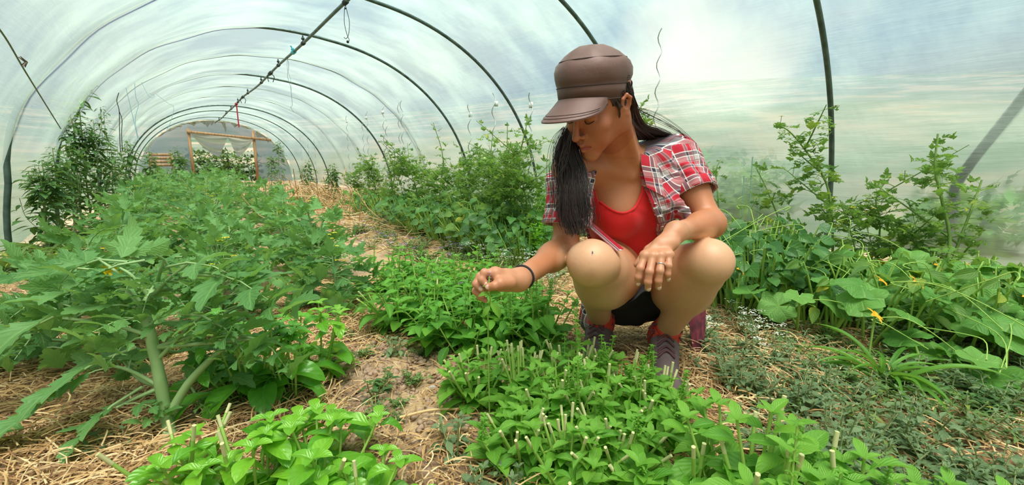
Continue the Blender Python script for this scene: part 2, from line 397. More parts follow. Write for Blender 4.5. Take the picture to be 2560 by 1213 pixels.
# ---------------------------------------------------------------- ground
def hgt(x, y):
    return .012*np.sin(x*3.1+1)*np.cos(y*2.3)+.006*np.sin(x*9.+y*4)+.005*np.sin(y*13.-x*7)
def ground_mat(t):
    tc = t.add('ShaderNodeTexCoord').outputs['Object']
    n0 = t.noise(tc, 2.2, 5., .6); n1 = t.noise(tc, 26., 6., .65); n2 = t.noise(tc, 110., 4., .6)
    soil = t.ramp(n1, [(.3, srgb(136, 108, 88)), (.55, srgb(184, 152, 128)), (.75, srgb(214, 186, 162))])
    straw = t.ramp(n2, [(.3, srgb(168, 130, 88)), (.6, srgb(232, 200, 146)), (.8, srgb(242, 216, 168))])
    c = t.mix(t.ramp(n0, [(.42, 0.), (.6, .8)]), soil, straw)
    return pbr(t, c, .95, Normal=bump(t, t.math('ADD', n1, t.math('MULTIPLY', n2, .5)), .8, .02))
SOIL = mat('soil', ground_mat)
xs = np.arange(-1.1, 4.1, .04); ys = np.arange(-1.2, 19.4, .06)
X, Y = np.meshgrid(xs, ys, indexing='ij'); Z = hgt(X, Y)+.004*RNG.normal(size=X.shape)
mb = MB(); mb.grid(np.stack([X, Y, Z], -1)); tag(link('floor', mb.mesh(), SOIL), 'dry soil floor of the tunnel strewn with straw', kind='structure')
# outside land seen blurred through the film
def out_mat(t):
    tc = t.add('ShaderNodeTexCoord').outputs['Object']
    return pbr(t, t.ramp(t.noise(tc, .16, 4.), [(.40, srgb(48, 72, 50)), (.52, srgb(84, 92, 76)), (.62, srgb(128, 112, 92))]), 1.)
mb = MB(); gx = np.linspace(-120, 120, 80); X, Y = np.meshgrid(gx, gx, indexing='ij')
R2 = np.hypot(X-1.4, Y-8); Z = -.06+.0*X+np.maximum(0, R2-20)*.16*(1+.3*np.sin(np.arctan2(Y, X)*3))
mb.grid(np.stack([X, Y, Z], -1)); tag(link('field', mb.mesh(), mat('field', out_mat)), 'blurred dry field outside the tunnel', kind='structure')
# ---------------------------------------------------------------- plant library
class MBS:   # a row of separate pieces, each its own part
    def __init__(s): s.items = []
    def new(s): m = MB(); s.items.append(m); return m
    @property
    def n(s): return len(s.items)
def leaf_mat(name, dark, light, vein, rough=.5, transl=.4, nside=7., veinamt=.5, yellow=0., back=None, spec=.35):
    def f(t):
        uv = t.add('ShaderNodeUVMap').outputs[0]; s = t.add('ShaderNodeSeparateXYZ', i0=uv)
        rn = t.add('ShaderNodeAttribute', dict(attribute_name='rnd')).outputs['Fac']
        av = t.math('ABSOLUTE', t.math('SUBTRACT', s.outputs[1], .5))
        mid = t.maprange(av, .0, .07, 1., 0.)
        ph = t.math('SUBTRACT', s.outputs[0], t.math('MULTIPLY', av, .75))
        w_ = t.math('ABSOLUTE', t.math('SUBTRACT', t.math('FRACT', t.math('MULTIPLY', ph, nside)), .5))
        side = t.maprange(w_, .0, .12, .65, 0.)
        vn = t.math('MULTIPLY', t.math('MAXIMUM', mid, side), veinamt)
        tc = t.add('ShaderNodeTexCoord').outputs['Object']
        n = t.noise(tc, 14., 3.)
        c = t.mix(t.math('ADD', t.math('MULTIPLY', rn, .7), t.math('MULTIPLY', n, .3)), dark, light)
        if yellow:
            c = t.mix(t.math('MULTIPLY', t.maprange(rn, 1-yellow*1.6, 1., 0., 1.), t.ramp(n, [(.4, 0.), (.6, 1.)])), c, srgb(196, 190, 60))
        c = t.mix(vn, c, vein)
        bf = t.add('ShaderNodeNewGeometry').outputs['Backfacing']
        c2 = t.mix(t.math('MULTIPLY', bf, .45), c, back or tuple(min(1, x*1.2+.05) for x in light))
        hb = t.math('SUBTRACT', t.math('ABSOLUTE', t.math('SUBTRACT', t.math('FRACT', t.math('ADD', t.math('MULTIPLY', ph, nside), .5)), .5)), mid)
        nb = bump(t, hb, .35, .004)
        p = pbr(t, c2, rough, Normal=nb, Specular_IOR_Level=spec)
        tl = t.add('ShaderNodeBsdfTranslucent', Color=t.mix(.5, c2, (.45, .75, .08), 'MIX'))
        return t.add('ShaderNodeMixShader', i0=transl, i1=p, i2=tl)
    return mat(name, f)
def stem_mat(name, a, b):
    return mat(name, lambda t: pbr(t, t.mix(t.noise(t.add('ShaderNodeTexCoord').outputs['Object'], 20., 3.), a, b), .6))
M_TOM = leaf_mat('tomato_leaf', srgb(52, 108, 54), srgb(126, 178, 104), srgb(150, 190, 110), .55, .35, 6.)
M_TOM2 = leaf_mat('vine_leaf', srgb(52, 98, 38), srgb(122, 164, 72), srgb(150, 180, 90), .55, .4, 6., yellow=.06)
M_BAS = leaf_mat('basil_leaf', srgb(74, 152, 34), srgb(148, 210, 60), srgb(150, 215, 85), .32, .35, 5., .2, spec=.5)
M_BASD = leaf_mat('dark_basil_leaf', srgb(58, 132, 36), srgb(112, 188, 52), srgb(120, 190, 75), .32, .3, 5., .2, spec=.5)
M_HOLY = leaf_mat('holy_basil_leaf', srgb(80, 146, 44), srgb(138, 194, 72), srgb(156, 206, 100), .5, .4, 7., .35)
M_HOLYD = leaf_mat('holy_basil_leaf_mid', srgb(66, 136, 46), srgb(124, 190, 72), srgb(140, 195, 95), .5, .4, 7., .35)
M_SQ = leaf_mat('squash_leaf', srgb(64, 128, 46), srgb(126, 180, 84), srgb(168, 205, 120), .55, .35, 5., .6)
M_BEAN = leaf_mat('bean_leaf', srgb(30, 76, 34), srgb(76, 128, 52), srgb(110, 160, 80), .5, .3, 5., .4)
M_GREY = leaf_mat('grey_leaf', srgb(74, 104, 68), srgb(136, 158, 114), srgb(152, 172, 138), .65, .25, 4., .3)
M_DARK = leaf_mat('weed_leaf', srgb(38, 78, 40), srgb(84, 128, 64), srgb(110, 145, 90), .6, .25, 4., .3)
M_GRASS = leaf_mat('grass_blade', srgb(60, 118, 34), srgb(110, 168, 58), srgb(130, 180, 80), .5, .35, 1., .3)
M_FERN = leaf_mat('feathery_leaf', srgb(96, 170, 34), srgb(150, 210, 60), srgb(150, 210, 60), .6, .5, 3., .2)
M_GRD = leaf_mat('ground_weed_leaf', srgb(62, 98, 48), srgb(128, 160, 92), srgb(140, 165, 110), .65, .3, 4., .3, yellow=.1)
S_TOM = stem_mat('tomato_stem', srgb(120, 160, 96), srgb(168, 196, 136))
S_VINE = stem_mat('vine_stem', srgb(90, 128, 56), srgb(140, 168, 84))
S_BAS = stem_mat('basil_stem', srgb(130, 176, 70), srgb(176, 206, 104))
S_GREY = stem_mat('weed_stem', srgb(120, 136, 90), srgb(168, 176, 120))
S_RED = stem_mat('reddish_stem', srgb(120, 84, 64), srgb(120, 140, 80))
YEL = plain('yellow_petal', srgb(244, 214, 40), .6); WHT = plain('white_petal', srgb(232, 232, 222), .7); PUR = plain('purple_petal', srgb(158, 126, 186), .7)
ORG = plain('orange_petal', srgb(240, 170, 30), .6)
M_TOMFR = plain('green_tomato', srgb(140, 176, 84), .25)

def leaf_grid(L=1., W=.5, prof='ovate', fold=.25, droop=.5, teeth=0, tamp=.12, nu=8, nv=5, wave=.0, lobes=0, lamp=.3, seed=0, curl=.0):
    rg = np.random.default_rng(seed)
    u = np.linspace(0, 1, nu)
    if prof == 'ovate': w = np.sin(PI*u**.72)**.85
    elif prof == 'oval': w = np.sin(PI*u)**.62
    elif prof == 'lance': w = np.sin(PI*u**.6)
    elif prof == 'diamond': w = np.interp(u, [0, .38, .6, 1], [0.02, 1, .75, 0])
    elif prof == 'blade': w = np.interp(u, [0, .1, .6, 1], [.6, 1, .9, 0])
    elif prof == 'heart': w = np.interp(u, [0, .04, .2, .45, .8, 1], [.5, .85, 1.05, 1, .45, 0.])
    w = w.copy(); w[-1] = 0.0 if prof != 'oval' else .02
    if lobes: w *= 1-lamp*(1-(u*lobes+.15) % 1.)*(u > .05)*(u < .97); w *= 1.12
    if teeth: w[1:-1] *= 1-tamp*(np.arange(nu)[1:-1] % 2)
    s = np.linspace(-1, 1, nv)
    th = droop*u; dy = np.cumsum(np.r_[0, np.cos(th[1:])])/(nu-1); dz = -np.cumsum(np.r_[0, np.sin(th[1:])])/(nu-1)
    V = np.zeros((nu, nv, 3))
    X = W/2*w[:, None]*s[None]
    # side teeth/lobes sweep toward the tip
    V[:, :, 0] = X*np.cos(fold); V[:, :, 1] = L*dy[:, None]+.10*L*np.abs(s)[None]*(w[:, None])*(1 if lobes or teeth else .3)
    V[:, :, 2] = L*dz[:, None]+np.abs(X)*math.sin(fold)-curl*L*(s[None]**2)*w[:, None]**2+wave*L*np.sin(u*9+rg.uniform(0, 6))[:, None]*np.abs(s)[None]*w[:, None]
    return V
def gridfaces(a, b):
    i, j = np.meshgrid(np.arange(a-1), np.arange(b-1), indexing='ij'); i = i.ravel(); j = j.ravel()
    return np.stack([i*b+j, i*b+j+1, (i+1)*b+j+1, (i+1)*b+j], 1)
def tmpl(V):
    a, b = V.shape[:2]; uu, vv = np.meshgrid(np.linspace(0, 1, a), np.linspace(0, 1, b), indexing='ij')
    return (V.reshape(-1, 3), gridfaces(a, b), np.stack([uu.ravel(), vv.ravel()], 1))
def merge(ts):
    v, f, u, n = [], [], [], 0
    for (a, b, c) in ts: v.append(a); f.append(b+n); u.append(c); n += len(a)
    return (np.vstack(v), np.vstack(f), np.vstack(u))
def frame(d, up=(0, 0, 1), roll=0.):
    y = np.asarray(d, float); y = y/(np.linalg.norm(y)+1e-12); up = np.asarray(up, float)
    x = np.cross(y, up); n = np.linalg.norm(x)
    x = np.array([1., 0, 0]) if n < 1e-4 else x/n
    z = np.cross(x, y)
    if roll: x, z = x*math.cos(roll)+z*math.sin(roll), -x*math.sin(roll)+z*math.cos(roll)
    return np.stack([x, y, z], 1)
def put(mb, tm, o, M, s=1., rnd=.5):
    mb.add((tm[0]*s)@M.T+np.asarray(o), tm[1], tm[2], rnd)
def rotx(V, a): c, s = math.cos(a), math.sin(a); return V@np.array([[1, 0, 0], [0, c, s], [0, -s, c]])
def rotz(V, a): c, s = math.cos(a), math.sin(a); return V@np.array([[c, s, 0], [-s, c, 0], [0, 0, 1]])

LEAF = {k: [tmpl(leaf_grid(seed=i, **kw)) for i in range(3) for kw in kws] for k, kws in dict(
    basil=[dict(W=.62, prof='oval', fold=.35, droop=.9, nu=9, nv=7, wave=.02), dict(W=.58, prof='oval', fold=.5, droop=1.3, nu=9, nv=7, wave=.03)],
    holy=[dict(W=.52, fold=.25, droop=.5, nu=11, nv=5, teeth=1, tamp=.06), dict(W=.46, fold=.35, droop=.9, nu=11, nv=5, teeth=1, tamp=.06)],
    fathen=[dict(W=.55, prof='diamond', fold=.3, droop=.4, nu=8, nv=3, teeth=1, tamp=.15)],
    bean=[dict(W=.85, prof='heart', fold=.3, droop=.7, nu=8, nv=5), dict(W=.8, prof='heart', fold=.1, droop=.3, nu=8, nv=5)],
    lance=[dict(W=.28, prof='lance', fold=.35, droop=.6, nu=7, nv=3)],
    blade=[dict(W=.07, prof='blade', fold=.5, droop=1.6, nu=12, nv=3)],
    chip=[dict(W=.5, fold=.3, droop=.6, nu=5, nv=3)],
).items()}
# compound tomato leaf: rachis, paired toothed leaflets, terminal leaflet
def compound(seed, detail=2, pairs=3, droop=1.0, fat=.6):
    rg = np.random.default_rng(seed); ts = []; n = 9
    th = np.linspace(-.35, droop, n); p = np.zeros((n, 3)); p[1:, 1] = np.cumsum(np.cos(th[1:]))/n; p[1:, 2] = -np.cumsum(np.sin(th[1:]))/n
    def at(u):
        i = min(int(u*(n-1)), n-2); k = u*(n-1)-i; return p[i]*(1-k)+p[i+1]*k, np.interp(u, np.linspace(0, 1, n), th)
    nu, nv = {2: (17, 5), 1: (8, 3), 0: (4, 3)}[detail]
    def leaflet(u, ang, L):
        o, a = at(u); V = leaf_grid(L, L*fat*rg.uniform(.85, 1.15), 'ovate', rg.uniform(.1, .5), rg.uniform(.3, 1.1), teeth=0, lobes=(4 if detail == 2 else 2 if detail == 1 else 0), lamp=.5, curl=rg.uniform(0, .08), nu=nu, nv=nv, wave=.03, seed=int(rg.integers(99)))
        q = tmpl(V); v = rotz(rotx(q[0], -a*.0), -ang); v = rotx(v, a+rg.uniform(-.15, .25)); ts.append((v+o, q[1], q[2]))
    for k in range(pairs):
        u = .36+.5*k/max(1, pairs-1)*.85
        for sd in (-1, 1): leaflet(u+rg.uniform(-.03, .03), sd*rg.uniform(.8, 1.25), rg.uniform(.28, .40)*(1-.12*k))
        if detail == 2 and k < pairs-1:
            for sd in (-1, 1): leaflet(u+.12, sd*1.2, rg.uniform(.08, .13))
    leaflet(.9, 0, rg.uniform(.34, .45))
    return merge(ts), p
COMP = {d: [compound(s+10*d, d, pairs=3 if d else 2, droop=.7+.25*(s % 4)) for s in range(8)] for d in (2, 1, 0)}
COMPV = {d: [compound(50+s+10*d, d, pairs=3 if d else 2, droop=.8+.25*(s % 4), fat=.56) for s in range(8)] for d in (2, 1, 0)}
def put_comp(fo, st, lib, o, az, el, s, rg, thick=.012):
    tm, p = lib[int(rg.integers(len(lib)))]
    d = np.array([math.cos(az)*math.cos(el), math.sin(az)*math.cos(el), math.sin(el)])
    M = frame(d, roll=rg.uniform(-.3, .3)); put(fo, tm, o, M, s, rg.uniform(0, 1))
    if st is not None: st.tube((p[:8:2]*s)@M.T+o, [thick*s*1.3, thick*s*1., thick*s*.8, thick*s*.5], 4, cap=False)
def flower(mb, o, r, n=5, up=(0, 0, 1), rg=None):
    if isinstance(mb, MBS): mb = mb.new()
    M = frame(up, (1, 0, .1))
    for k in range(n):
        a = 2*PI*k/n; q = LEAF['chip'][0]; Mk = frame(M@np.array([math.cos(a), .45, math.sin(a)]), M[:, 1]); put(mb, q, o, Mk, r, .5)

def mkplant(name, loc, label, cat, group, parts_, rz=0):
    root = empty(name, loc, rz); tag(root, label, cat, group)
    for (pn, mb_, m) in parts_:
        if not mb_.n: continue
        for q in (mb_.items if isinstance(mb_, MBS) else [mb_]):
            if q.n: part(pn, q.mesh(), m, root)
    return root

def tomato_bush(loc, h=.5, n=16, leafL=.26, seed=0, det=2, label='', stems=2, thick=.009, lean=.25, mleaf=None, name='tomato_plant', group='tomato plants of the left bed', fl=0):
    rg = np.random.default_rng(seed); fo, st, fw = MB(), MB(), MBS()
    for s in range(stems):
        az = rg.uniform(0, 2*PI); ln = lean*rg.uniform(.3, 1)*(1 if s else .4); hh = h*rg.uniform(.8, 1.)*(1 if s == 0 else .85)
        pts = spline([(0, 0, -.02), (math.cos(az)*ln*hh*.3, math.sin(az)*ln*hh*.3, hh*.35), (math.cos(az+.4)*ln*hh*.8, math.sin(az+.4)*ln*hh*.8, hh*.75), (math.cos(az+.2)*ln*hh*1.3, math.sin(az+.2)*ln*hh*1.3, hh)], 12)
        st.tube(pts, np.linspace(thick, thick*.4, 12), 8 if det == 2 else 5)
        a0 = rg.uniform(0, 6)
        for k in range(n//stems):
            u = .15+.85*(k+rg.uniform(0, .6))/(n//stems); u = min(u, 1); i = min(int(u*11), 11)
            L = leafL*(1.1-.55*u)*rg.uniform(.8, 1.2)
            put_comp(fo, st, COMP[det], pts[i], a0+k*2.4+rg.uniform(-.4, .4), rg.uniform(-.05, .45)+.5*(u > .85), L*1.15, rg)
            if fl and rg.random() < fl:
                for q in range(3): flower(fw, pts[i]+np.array([rg.uniform(-.04, .04), rg.uniform(-.04, .04), .05+rg.uniform(0, .05)]), .016)
    return mkplant(name, loc, label, 'tomato plant', group, [('foliage', fo, mleaf or M_TOM), ('stem', st, S_TOM), ('flower', fw, YEL)])

def basil(loc, h=.3, n=7, r=.13, leafL=.075, seed=0, label='', m=None, lib='basil', cut=0., name='basil_plant', group='basil plants', pairs=4, sm=None, spike=0., spikecol=None, cat='basil plant', erect=.2):
    rg = np.random.default_rng(seed); fo, st, ct, sp_ = MB(), MB(), MBS(), MBS()
    for s in range(n):
        az = rg.uniform(0, 2*PI); rr_ = r*math.sqrt(rg.uniform(0, 1)); top = np.array([math.cos(az)*rr_, math.sin(az)*rr_, h*rg.uniform(.7, 1.)*(1-.35*(rr_/r)**2)])
        base = top*np.array([.25, .25, 0])+[0, 0, -.01]; mid = base*.5+top*.5+[math.cos(az)*r*.1*rg.uniform(-1, 1), 0, 0]
        iscut = rg.random() < cut; pts = spline([base, mid, top], 8)
        st.tube(pts, np.linspace(.0032, .0022, 8)*(1.4 if iscut else 1)*(leafL/.07)**.5, 5)
        a = rg.uniform(0, 3)
        K = pairs if not iscut else max(1, pairs-1)
        for k in range(K):
            u = (k+.6)/K*(1 if not iscut else .7); i = min(int(u*7), 7); o = pts[i]; a += PI/2+rg.uniform(-.3, .3)
            L = leafL*rg.uniform(.75, 1.25)*(.62 if k == K-1 else 1)
            for sd in (0, PI):
                el = rg.uniform(-.25, .45)+(.5 if k == K-1 else 0)*erect*3
                d = np.array([math.cos(a+sd)*math.cos(el), math.sin(a+sd)*math.cos(el), math.sin(el)])
                pet = L*.18; st.tube([o, o+d*pet], .0013, 3, cap=False)
                q = LEAF[lib][int(rg.integers(len(LEAF[lib])))]; put(fo, q, o+d*pet, frame(d, roll=rg.uniform(-.35, .35)), L, rg.uniform(0, 1))
        if iscut:
            d = pts[-1]-pts[-2]; d /= np.linalg.norm(d); ct.new().tube([pts[-1]-d*.003, pts[-1]+d*rg.uniform(.01, .03)], .0034*(leafL/.07)**.5, 6)
        else:
            for k in range(4):
                a2 = a+k*PI/2; d = np.array([math.cos(a2)*.7, math.sin(a2)*.7, .6]); q = LEAF[lib][0]; put(fo, q, pts[-1], frame(d), leafL*(.42 if k % 2 else .28), rg.uniform(.5, 1))
            if rg.random() < spike:
                d = np.array([rg.uniform(-.2, .2), rg.uniform(-.2, .2), 1.]); L = h*rg.uniform(.2, .4); p2 = [pts[-1]+d*L*q for q in np.linspace(0, 1, 7)]; st.tube(p2, .0016, 4); spm = sp_.new()
                for q in p2[1:]:
                    for kk in range(5):
                        a3 = kk*1.26+rg.uniform(0, 1); dd = np.array([math.cos(a3), math.sin(a3), .5]); put(spm, LEAF['chip'][0], q, frame(dd), .011, rg.uniform(0, 1))
    return mkplant(name, loc, label, cat, group, [('foliage', fo, m or M_BAS), ('stem', st, sm or S_BAS), ('cut_end', ct, S_CUT), ('flower_spike', sp_, spikecol or M_HOLY)])
S_CUT = plain('cut_stem', srgb(206, 204, 150), .7)

def tall_vine(loc, path, n=40, leafL=.15, seed=0, label='', det=1, side=5, m=None, fr=0, fl=.15, spread=.25, name='tomato_vine', group='tall tomato plants of the right bed', rad=.006, cat='tomato plant'):
    rg = np.random.default_rng(seed); fo, st, fw, fu = MB(), MB(), MBS(), MBS()
    H_ = path[-1][2]
    main = spline(path, 24); chains = [(main, rad)]
    for s in range(side):
        u = rg.uniform(.05, .8); o = main[int(u*23)]; az = rg.uniform(0, 2*PI); L = spread*rg.uniform(.6, 1.3)
        d = np.array([math.cos(az), math.sin(az), 0]); up = rg.uniform(.3, 1.1)
        chains.append((spline([o, o+d*L*.5+[0, 0, up*L*.4], o+d*L+[0, 0, up*L*.8]], 10), rad*.6))
    tot = sum(len(c) for c, _ in chains)
    for c, r_ in chains:
        st.tube(c, np.linspace(r_, r_*.4, len(c)), 5)
        k = max(3, int(n*len(c)/tot)); a0 = rg.uniform(0, 6)
        for q in range(k):
            u = (q+.5)/k; i = min(int(u*(len(c)-1)), len(c)-1)
            put_comp(fo, st, COMPV[det], c[i], a0+q*2.4+rg.uniform(-.5, .5), rg.uniform(-.35, .5)+(.6 if u > .9 else 0), leafL*rg.uniform(.65, 1.2)*(1.1-.5*u), rg)
            if rg.random() < fl:
                fo_ = c[i]+rg.uniform(-.05, .05, 3)+[0, 0, .03]; st.tube([c[i], fo_], .0015, 3); flower(fw, fo_, .016)
    for q in range(fr):
        c, _ = chains[int(rg.integers(len(chains)))]; o = c[int(rg.integers(len(c)))]+rg.uniform(-.05, .05, 3); o[2] = max(.1, o[2]-.04)
        st.tube([o+[0, 0, .0], o+[0, 0, .05]], .002, 4); sphere(fu.new(), o, rg.uniform(.014, .02), 8)
    return mkplant(name, loc, label, cat, group, [('foliage', fo, m or M_TOM2), ('stem', st, S_VINE), ('flower', fw, YEL), ('fruit', fu, M_TOMFR)])

def palmate(seed, nr=5, lob=.22, cup=.25):   # round lobed squash leaf with radiating veins, petiole notch at -y
    rg = np.random.default_rng(seed); n = 31; a = np.linspace(-PI*.93, PI*.93, n); v = []
    rad = 1-lob*(.5-.5*np.cos(a*5/.93*1.0+PI*0))*0.8-.12*np.abs(a/PI)+.035*np.sin(a*23)
    R_n = np.linspace(0, 1, nr); V = np.zeros((nr, n, 3))
    for i, q in enumerate(R_n):
        V[i, :, 0] = np.sin(a)*rad*q*.55; V[i, :, 1] = np.cos(a)*rad*q*.55
        V[i, :, 2] = cup*q*q*.5-.16*q**3+.035*q*np.sin(a*5+rg.uniform(0, .5))+.02*q*rg.normal(size=n)*.6
    uu, vv = np.meshgrid(R_n, (a/PI/.93*2.5) % 1, indexing='ij')
    return (V.reshape(-1, 3), gridfaces(nr, n), np.stack([uu.ravel(), np.clip(vv.ravel(), 0, 1)], 1))
PALM = [palmate(s, cup=c) for s, c in enumerate((.1, .3, .5, -.1, .2, .4))]
def squash(loc, n=8, spread=.35, h=.25, L=.2, seed=0, label='', m=None, lib=None, name='squash_plant', cat='squash plant', group='squash plants of the right bed', fl=2, tend=3, up=.8):
    rg = np.random.default_rng(seed); fo, st, fw, td = MB(), MB(), MBS(), MBS(); lib = lib or PALM
    for k in range(n):
        az = rg.uniform(0, 2*PI); r = spread*math.sqrt(rg.uniform(.02, 1)); b = np.array([math.cos(az)*r*.6, math.sin(az)*r*.6, .01]); top = np.array([math.cos(az)*r, math.sin(az)*r, h*rg.uniform(.4, 1.)])
        st.tube(spline([b, b*.4+top*.6+[0, 0, .02], top], 6), [.005, .005, .004, .004, .004, .003], 5)
        tilt = np.array([-CF[0]*.5+rg.uniform(-.55, .55), -CF[1]*.5+rg.uniform(-.55, .55), up]); fwd = np.array([math.cos(az+rg.uniform(-.6, .6)), math.sin(az), -.15])
        put(fo, lib[int(rg.integers(len(lib)))], top, frame(fwd, tilt), L*rg.uniform(.7, 1.25), rg.uniform(0, 1))
    for k in range(fl):
        o = np.array([rg.uniform(-1, 1)*spread, rg.uniform(-1, 1)*spread, h*rg.uniform(.5, 1.05)]); st.tube([o*[1, 1, .3], o], .003, 4); flower(fw, o, .032, 5, (rg.uniform(-.5, .5), -.5, .6))
    for k in range(tend):
        o = np.array([rg.uniform(-1, 1)*spread, rg.uniform(-1, 1)*spread, h*rg.uniform(.4, 1.)]); d = rg.normal(size=3)*[.1, .1, .04]+[0, 0, .06]
        td.new().tube(spline([o, o+d, o+d*1.6+[.03, .02, -.02], o+d*2.+[.0, .05, -.06], o+d*1.8+[-.03, .03, -.05]], 14), .0017, 4)
    return mkplant(name, loc, label, cat, group, [('foliage', fo, m or M_SQ), ('stem', st, S_BAS), ('flower', fw, ORG), ('tendril', td, S_BAS)])
# ---------------------------------------------------------------- planting
def gz(p, z=None): p = np.asarray(p, float).copy(); p[2] = float(hgt(p[0], p[1])) if z is None else z; return tuple(p)
def on(px, d):     # ground point d metres ahead in this pixel column
    b = P(px, 606.5, d); k = b[2]/((CU[2])*d/F0); return gz(b-CU*(b[2]/CU[2]))
ORD = ['first', 'second', 'third', 'fourth', 'fifth', 'sixth', 'seventh', 'eighth', 'ninth', 'tenth', 'eleventh', 'twelfth', 'thirteenth', 'fourteenth', 'fifteenth', 'sixteenth', 'seventeenth', 'eighteenth', 'nineteenth', 'twentieth']+['twenty-'+q for q in ('first', 'second', 'third', 'fourth', 'fifth', 'sixth', 'seventh', 'eighth', 'ninth')]+['thirtieth']+['thirty-'+q for q in ('first', 'second', 'third', 'fourth', 'fifth')]
# the foreground tomato plant with its thick pale stem
def hero_tomato():
    fo, st, fw = MB(), MB(), MBS(); rg = np.random.default_rng(3)
    b = np.array(gz(G(432, 1150))); D = 1.06
    q = lambda px, py, d=D: P(px, py, d)
    main = spline([b, q(420, 1060, 1.06), q(400, 950, 1.05), q(375, 830, 1.05), q(362, 770, 1.06), q(392, 715, 1.1)], 20)
    st.tube(main, np.linspace(.0155, .009, 20)*(1+.05*np.sin(np.arange(20)*2.)), 12)
    st.tube(spline([q(428, 1030), q(470, 960), q(520, 905), q(560, 870)], 10), np.linspace(.011, .006, 10), 8)
    st.tube(spline([q(362, 775), q(330, 740), q(300, 722)], 8), np.linspace(.008, .004, 8), 7)
    # (petiole points, leaf scale, tilt) each compound leaf is placed on its own petiole
    arms = [([(395, 960), (320, 925), (255, 912)], (60, 1010), .30), ([(380, 852), (270, 810), (150, 795)], (-60, 850), .34), ([(365, 790), (340, 740), (300, 722)], (235, 790), .20),
            ([(408, 900), (460, 830), (505, 790)], (640, 800), .28), ([(430, 1100), (330, 1108), (160, 1140)], (-40, 1195), .34), ([(392, 720), (470, 690), (540, 690)], (660, 705), .30),
            ([(375, 760), (420, 700), (470, 660)], (600, 640), .24), ([(360, 770), (300, 690), (250, 650)], (120, 640), .24), ([(398, 960), (330, 1000), (290, 1020)], (190, 1100), .24),
            ([(428, 1050), (470, 1010), (500, 1010)], (560, 1120), .24), ([(560, 870), (610, 850), (640, 850)], (760, 880), .2), ([(392, 715), (400, 680), (410, 650)], (380, 600), .2),
            ([(385, 880), (440, 880), (480, 870)], (590, 930), .2), ([(405, 980), (350, 950), (310, 905)], (220, 880), .2), ([(420, 1060), (390, 1100), (350, 1130)], (260, 1200), .24),
            ([(560, 870), (600, 800), (610, 760)], (690, 720), .22), ([(375, 740), (330, 690), (300, 670)], (200, 700), .2)]
    for k, (pp, tip, L) in enumerate(arms):
        dd = D+rg.uniform(-.08, .12); w = [main[np.argmin([abs(proj(m)[1]-pp[0][1]) for m in main])]]+[q(x, y, D+(dd-D)*(i+1)/3) for i, (x, y) in enumerate(pp[1:])]
        sp_ = spline(w, 9); st.tube(sp_, np.linspace(.0052, .003, 9), 6)
        for uu in (4, 6): put_comp(fo, st, COMP[2], sp_[uu], rg.uniform(0, 6.3), rg.uniform(-.3, .3), L*.5, rg)
        o = w[-1]; d = q(*tip, dd+rg.uniform(-.06, .02))-o; d /= np.linalg.norm(d)
        tm, p = COMP[2][k % 8]; M = frame(d, roll=rg.uniform(-.3, .3)); put(fo, tm, o-d*L*.25, M, L*1.15, rg.uniform(.2, .9)); st.tube((p[:8:2]*L*1.15)@M.T+o-d*L*.25, [.0036, .003, .002, .001], 5, cap=False)
    for k in range(26):
        o = main[int(rg.integers(11, 20))] if k % 2 else q(rg.uniform(230, 480), rg.uniform(640, 730), rg.uniform(1.08, 1.3)); put_comp(fo, st, COMP[2], o, rg.uniform(0, 6.3), rg.uniform(-.2, .5), rg.uniform(.14, .24), rg)
    for k in range(6):
        o = q(280+rg.uniform(-14, 14), 682+rg.uniform(-8, 8), 1.12); flower(fw, o, .02, 6, rg.normal(size=3))
    r = empty('tomato_plant', (0, 0, 0)); r.location = tuple(b); tag(r, 'nearest tomato plant with a thick pale hairy stem and drooping leaves', 'tomato plant', 'tomato plants of the left bed')
    for nm, m_, mm in [('foliage', fo, M_TOM), ('stem', st, S_TOM)]+[('flower', f_, YEL) for f_ in fw.items]:
        for i in range(len(m_.v)): m_.v[i] = m_.v[i]-b
        part(nm, m_.mesh(), mm, r)
hero_tomato()
# left bed: rows of bushy tomatoes running to the end wall
rowname = ['beside the left straw strip', 'in the middle of the bed', 'on the path side of the bed']
rowx = [-.28, .12, .52]; cnt = [0, 0, 0]
y = 1.5; k = 0
while y < 18.2:
    for ri, rx in enumerate(rowx):
        if ri == 0 and y < 2.0: continue
        if ri == 2 and y < 2.0 or ri == 1 and y < 1.8: continue
        xx = rx+R_.uniform(-.07, .07)+(.012*y if ri == 2 else 0)+(.05*y if y < 6 else .3)*(ri-0)*.5*.5; yy = y+R_.uniform(-.12, .12)
        det = 2 if y < 3.2 else (1 if y < 7 else 0)
        h = (.36 if y < 2.2 else .44 if y < 4 else .50)*R_.uniform(.9, 1.12)
        tomato_bush(gz((xx, yy, 0)), h, 34 if det == 2 else 30 if det == 1 else 22, .25 if y < 8 else .34, 100+k, det, '%s tomato plant from the front %s' % (ORD[cnt[ri]], rowname[ri]), fl=.04)
        cnt[ri] += 1; k += 1
    y += .50 if y < 5 else (.72 if y < 9 else .95)
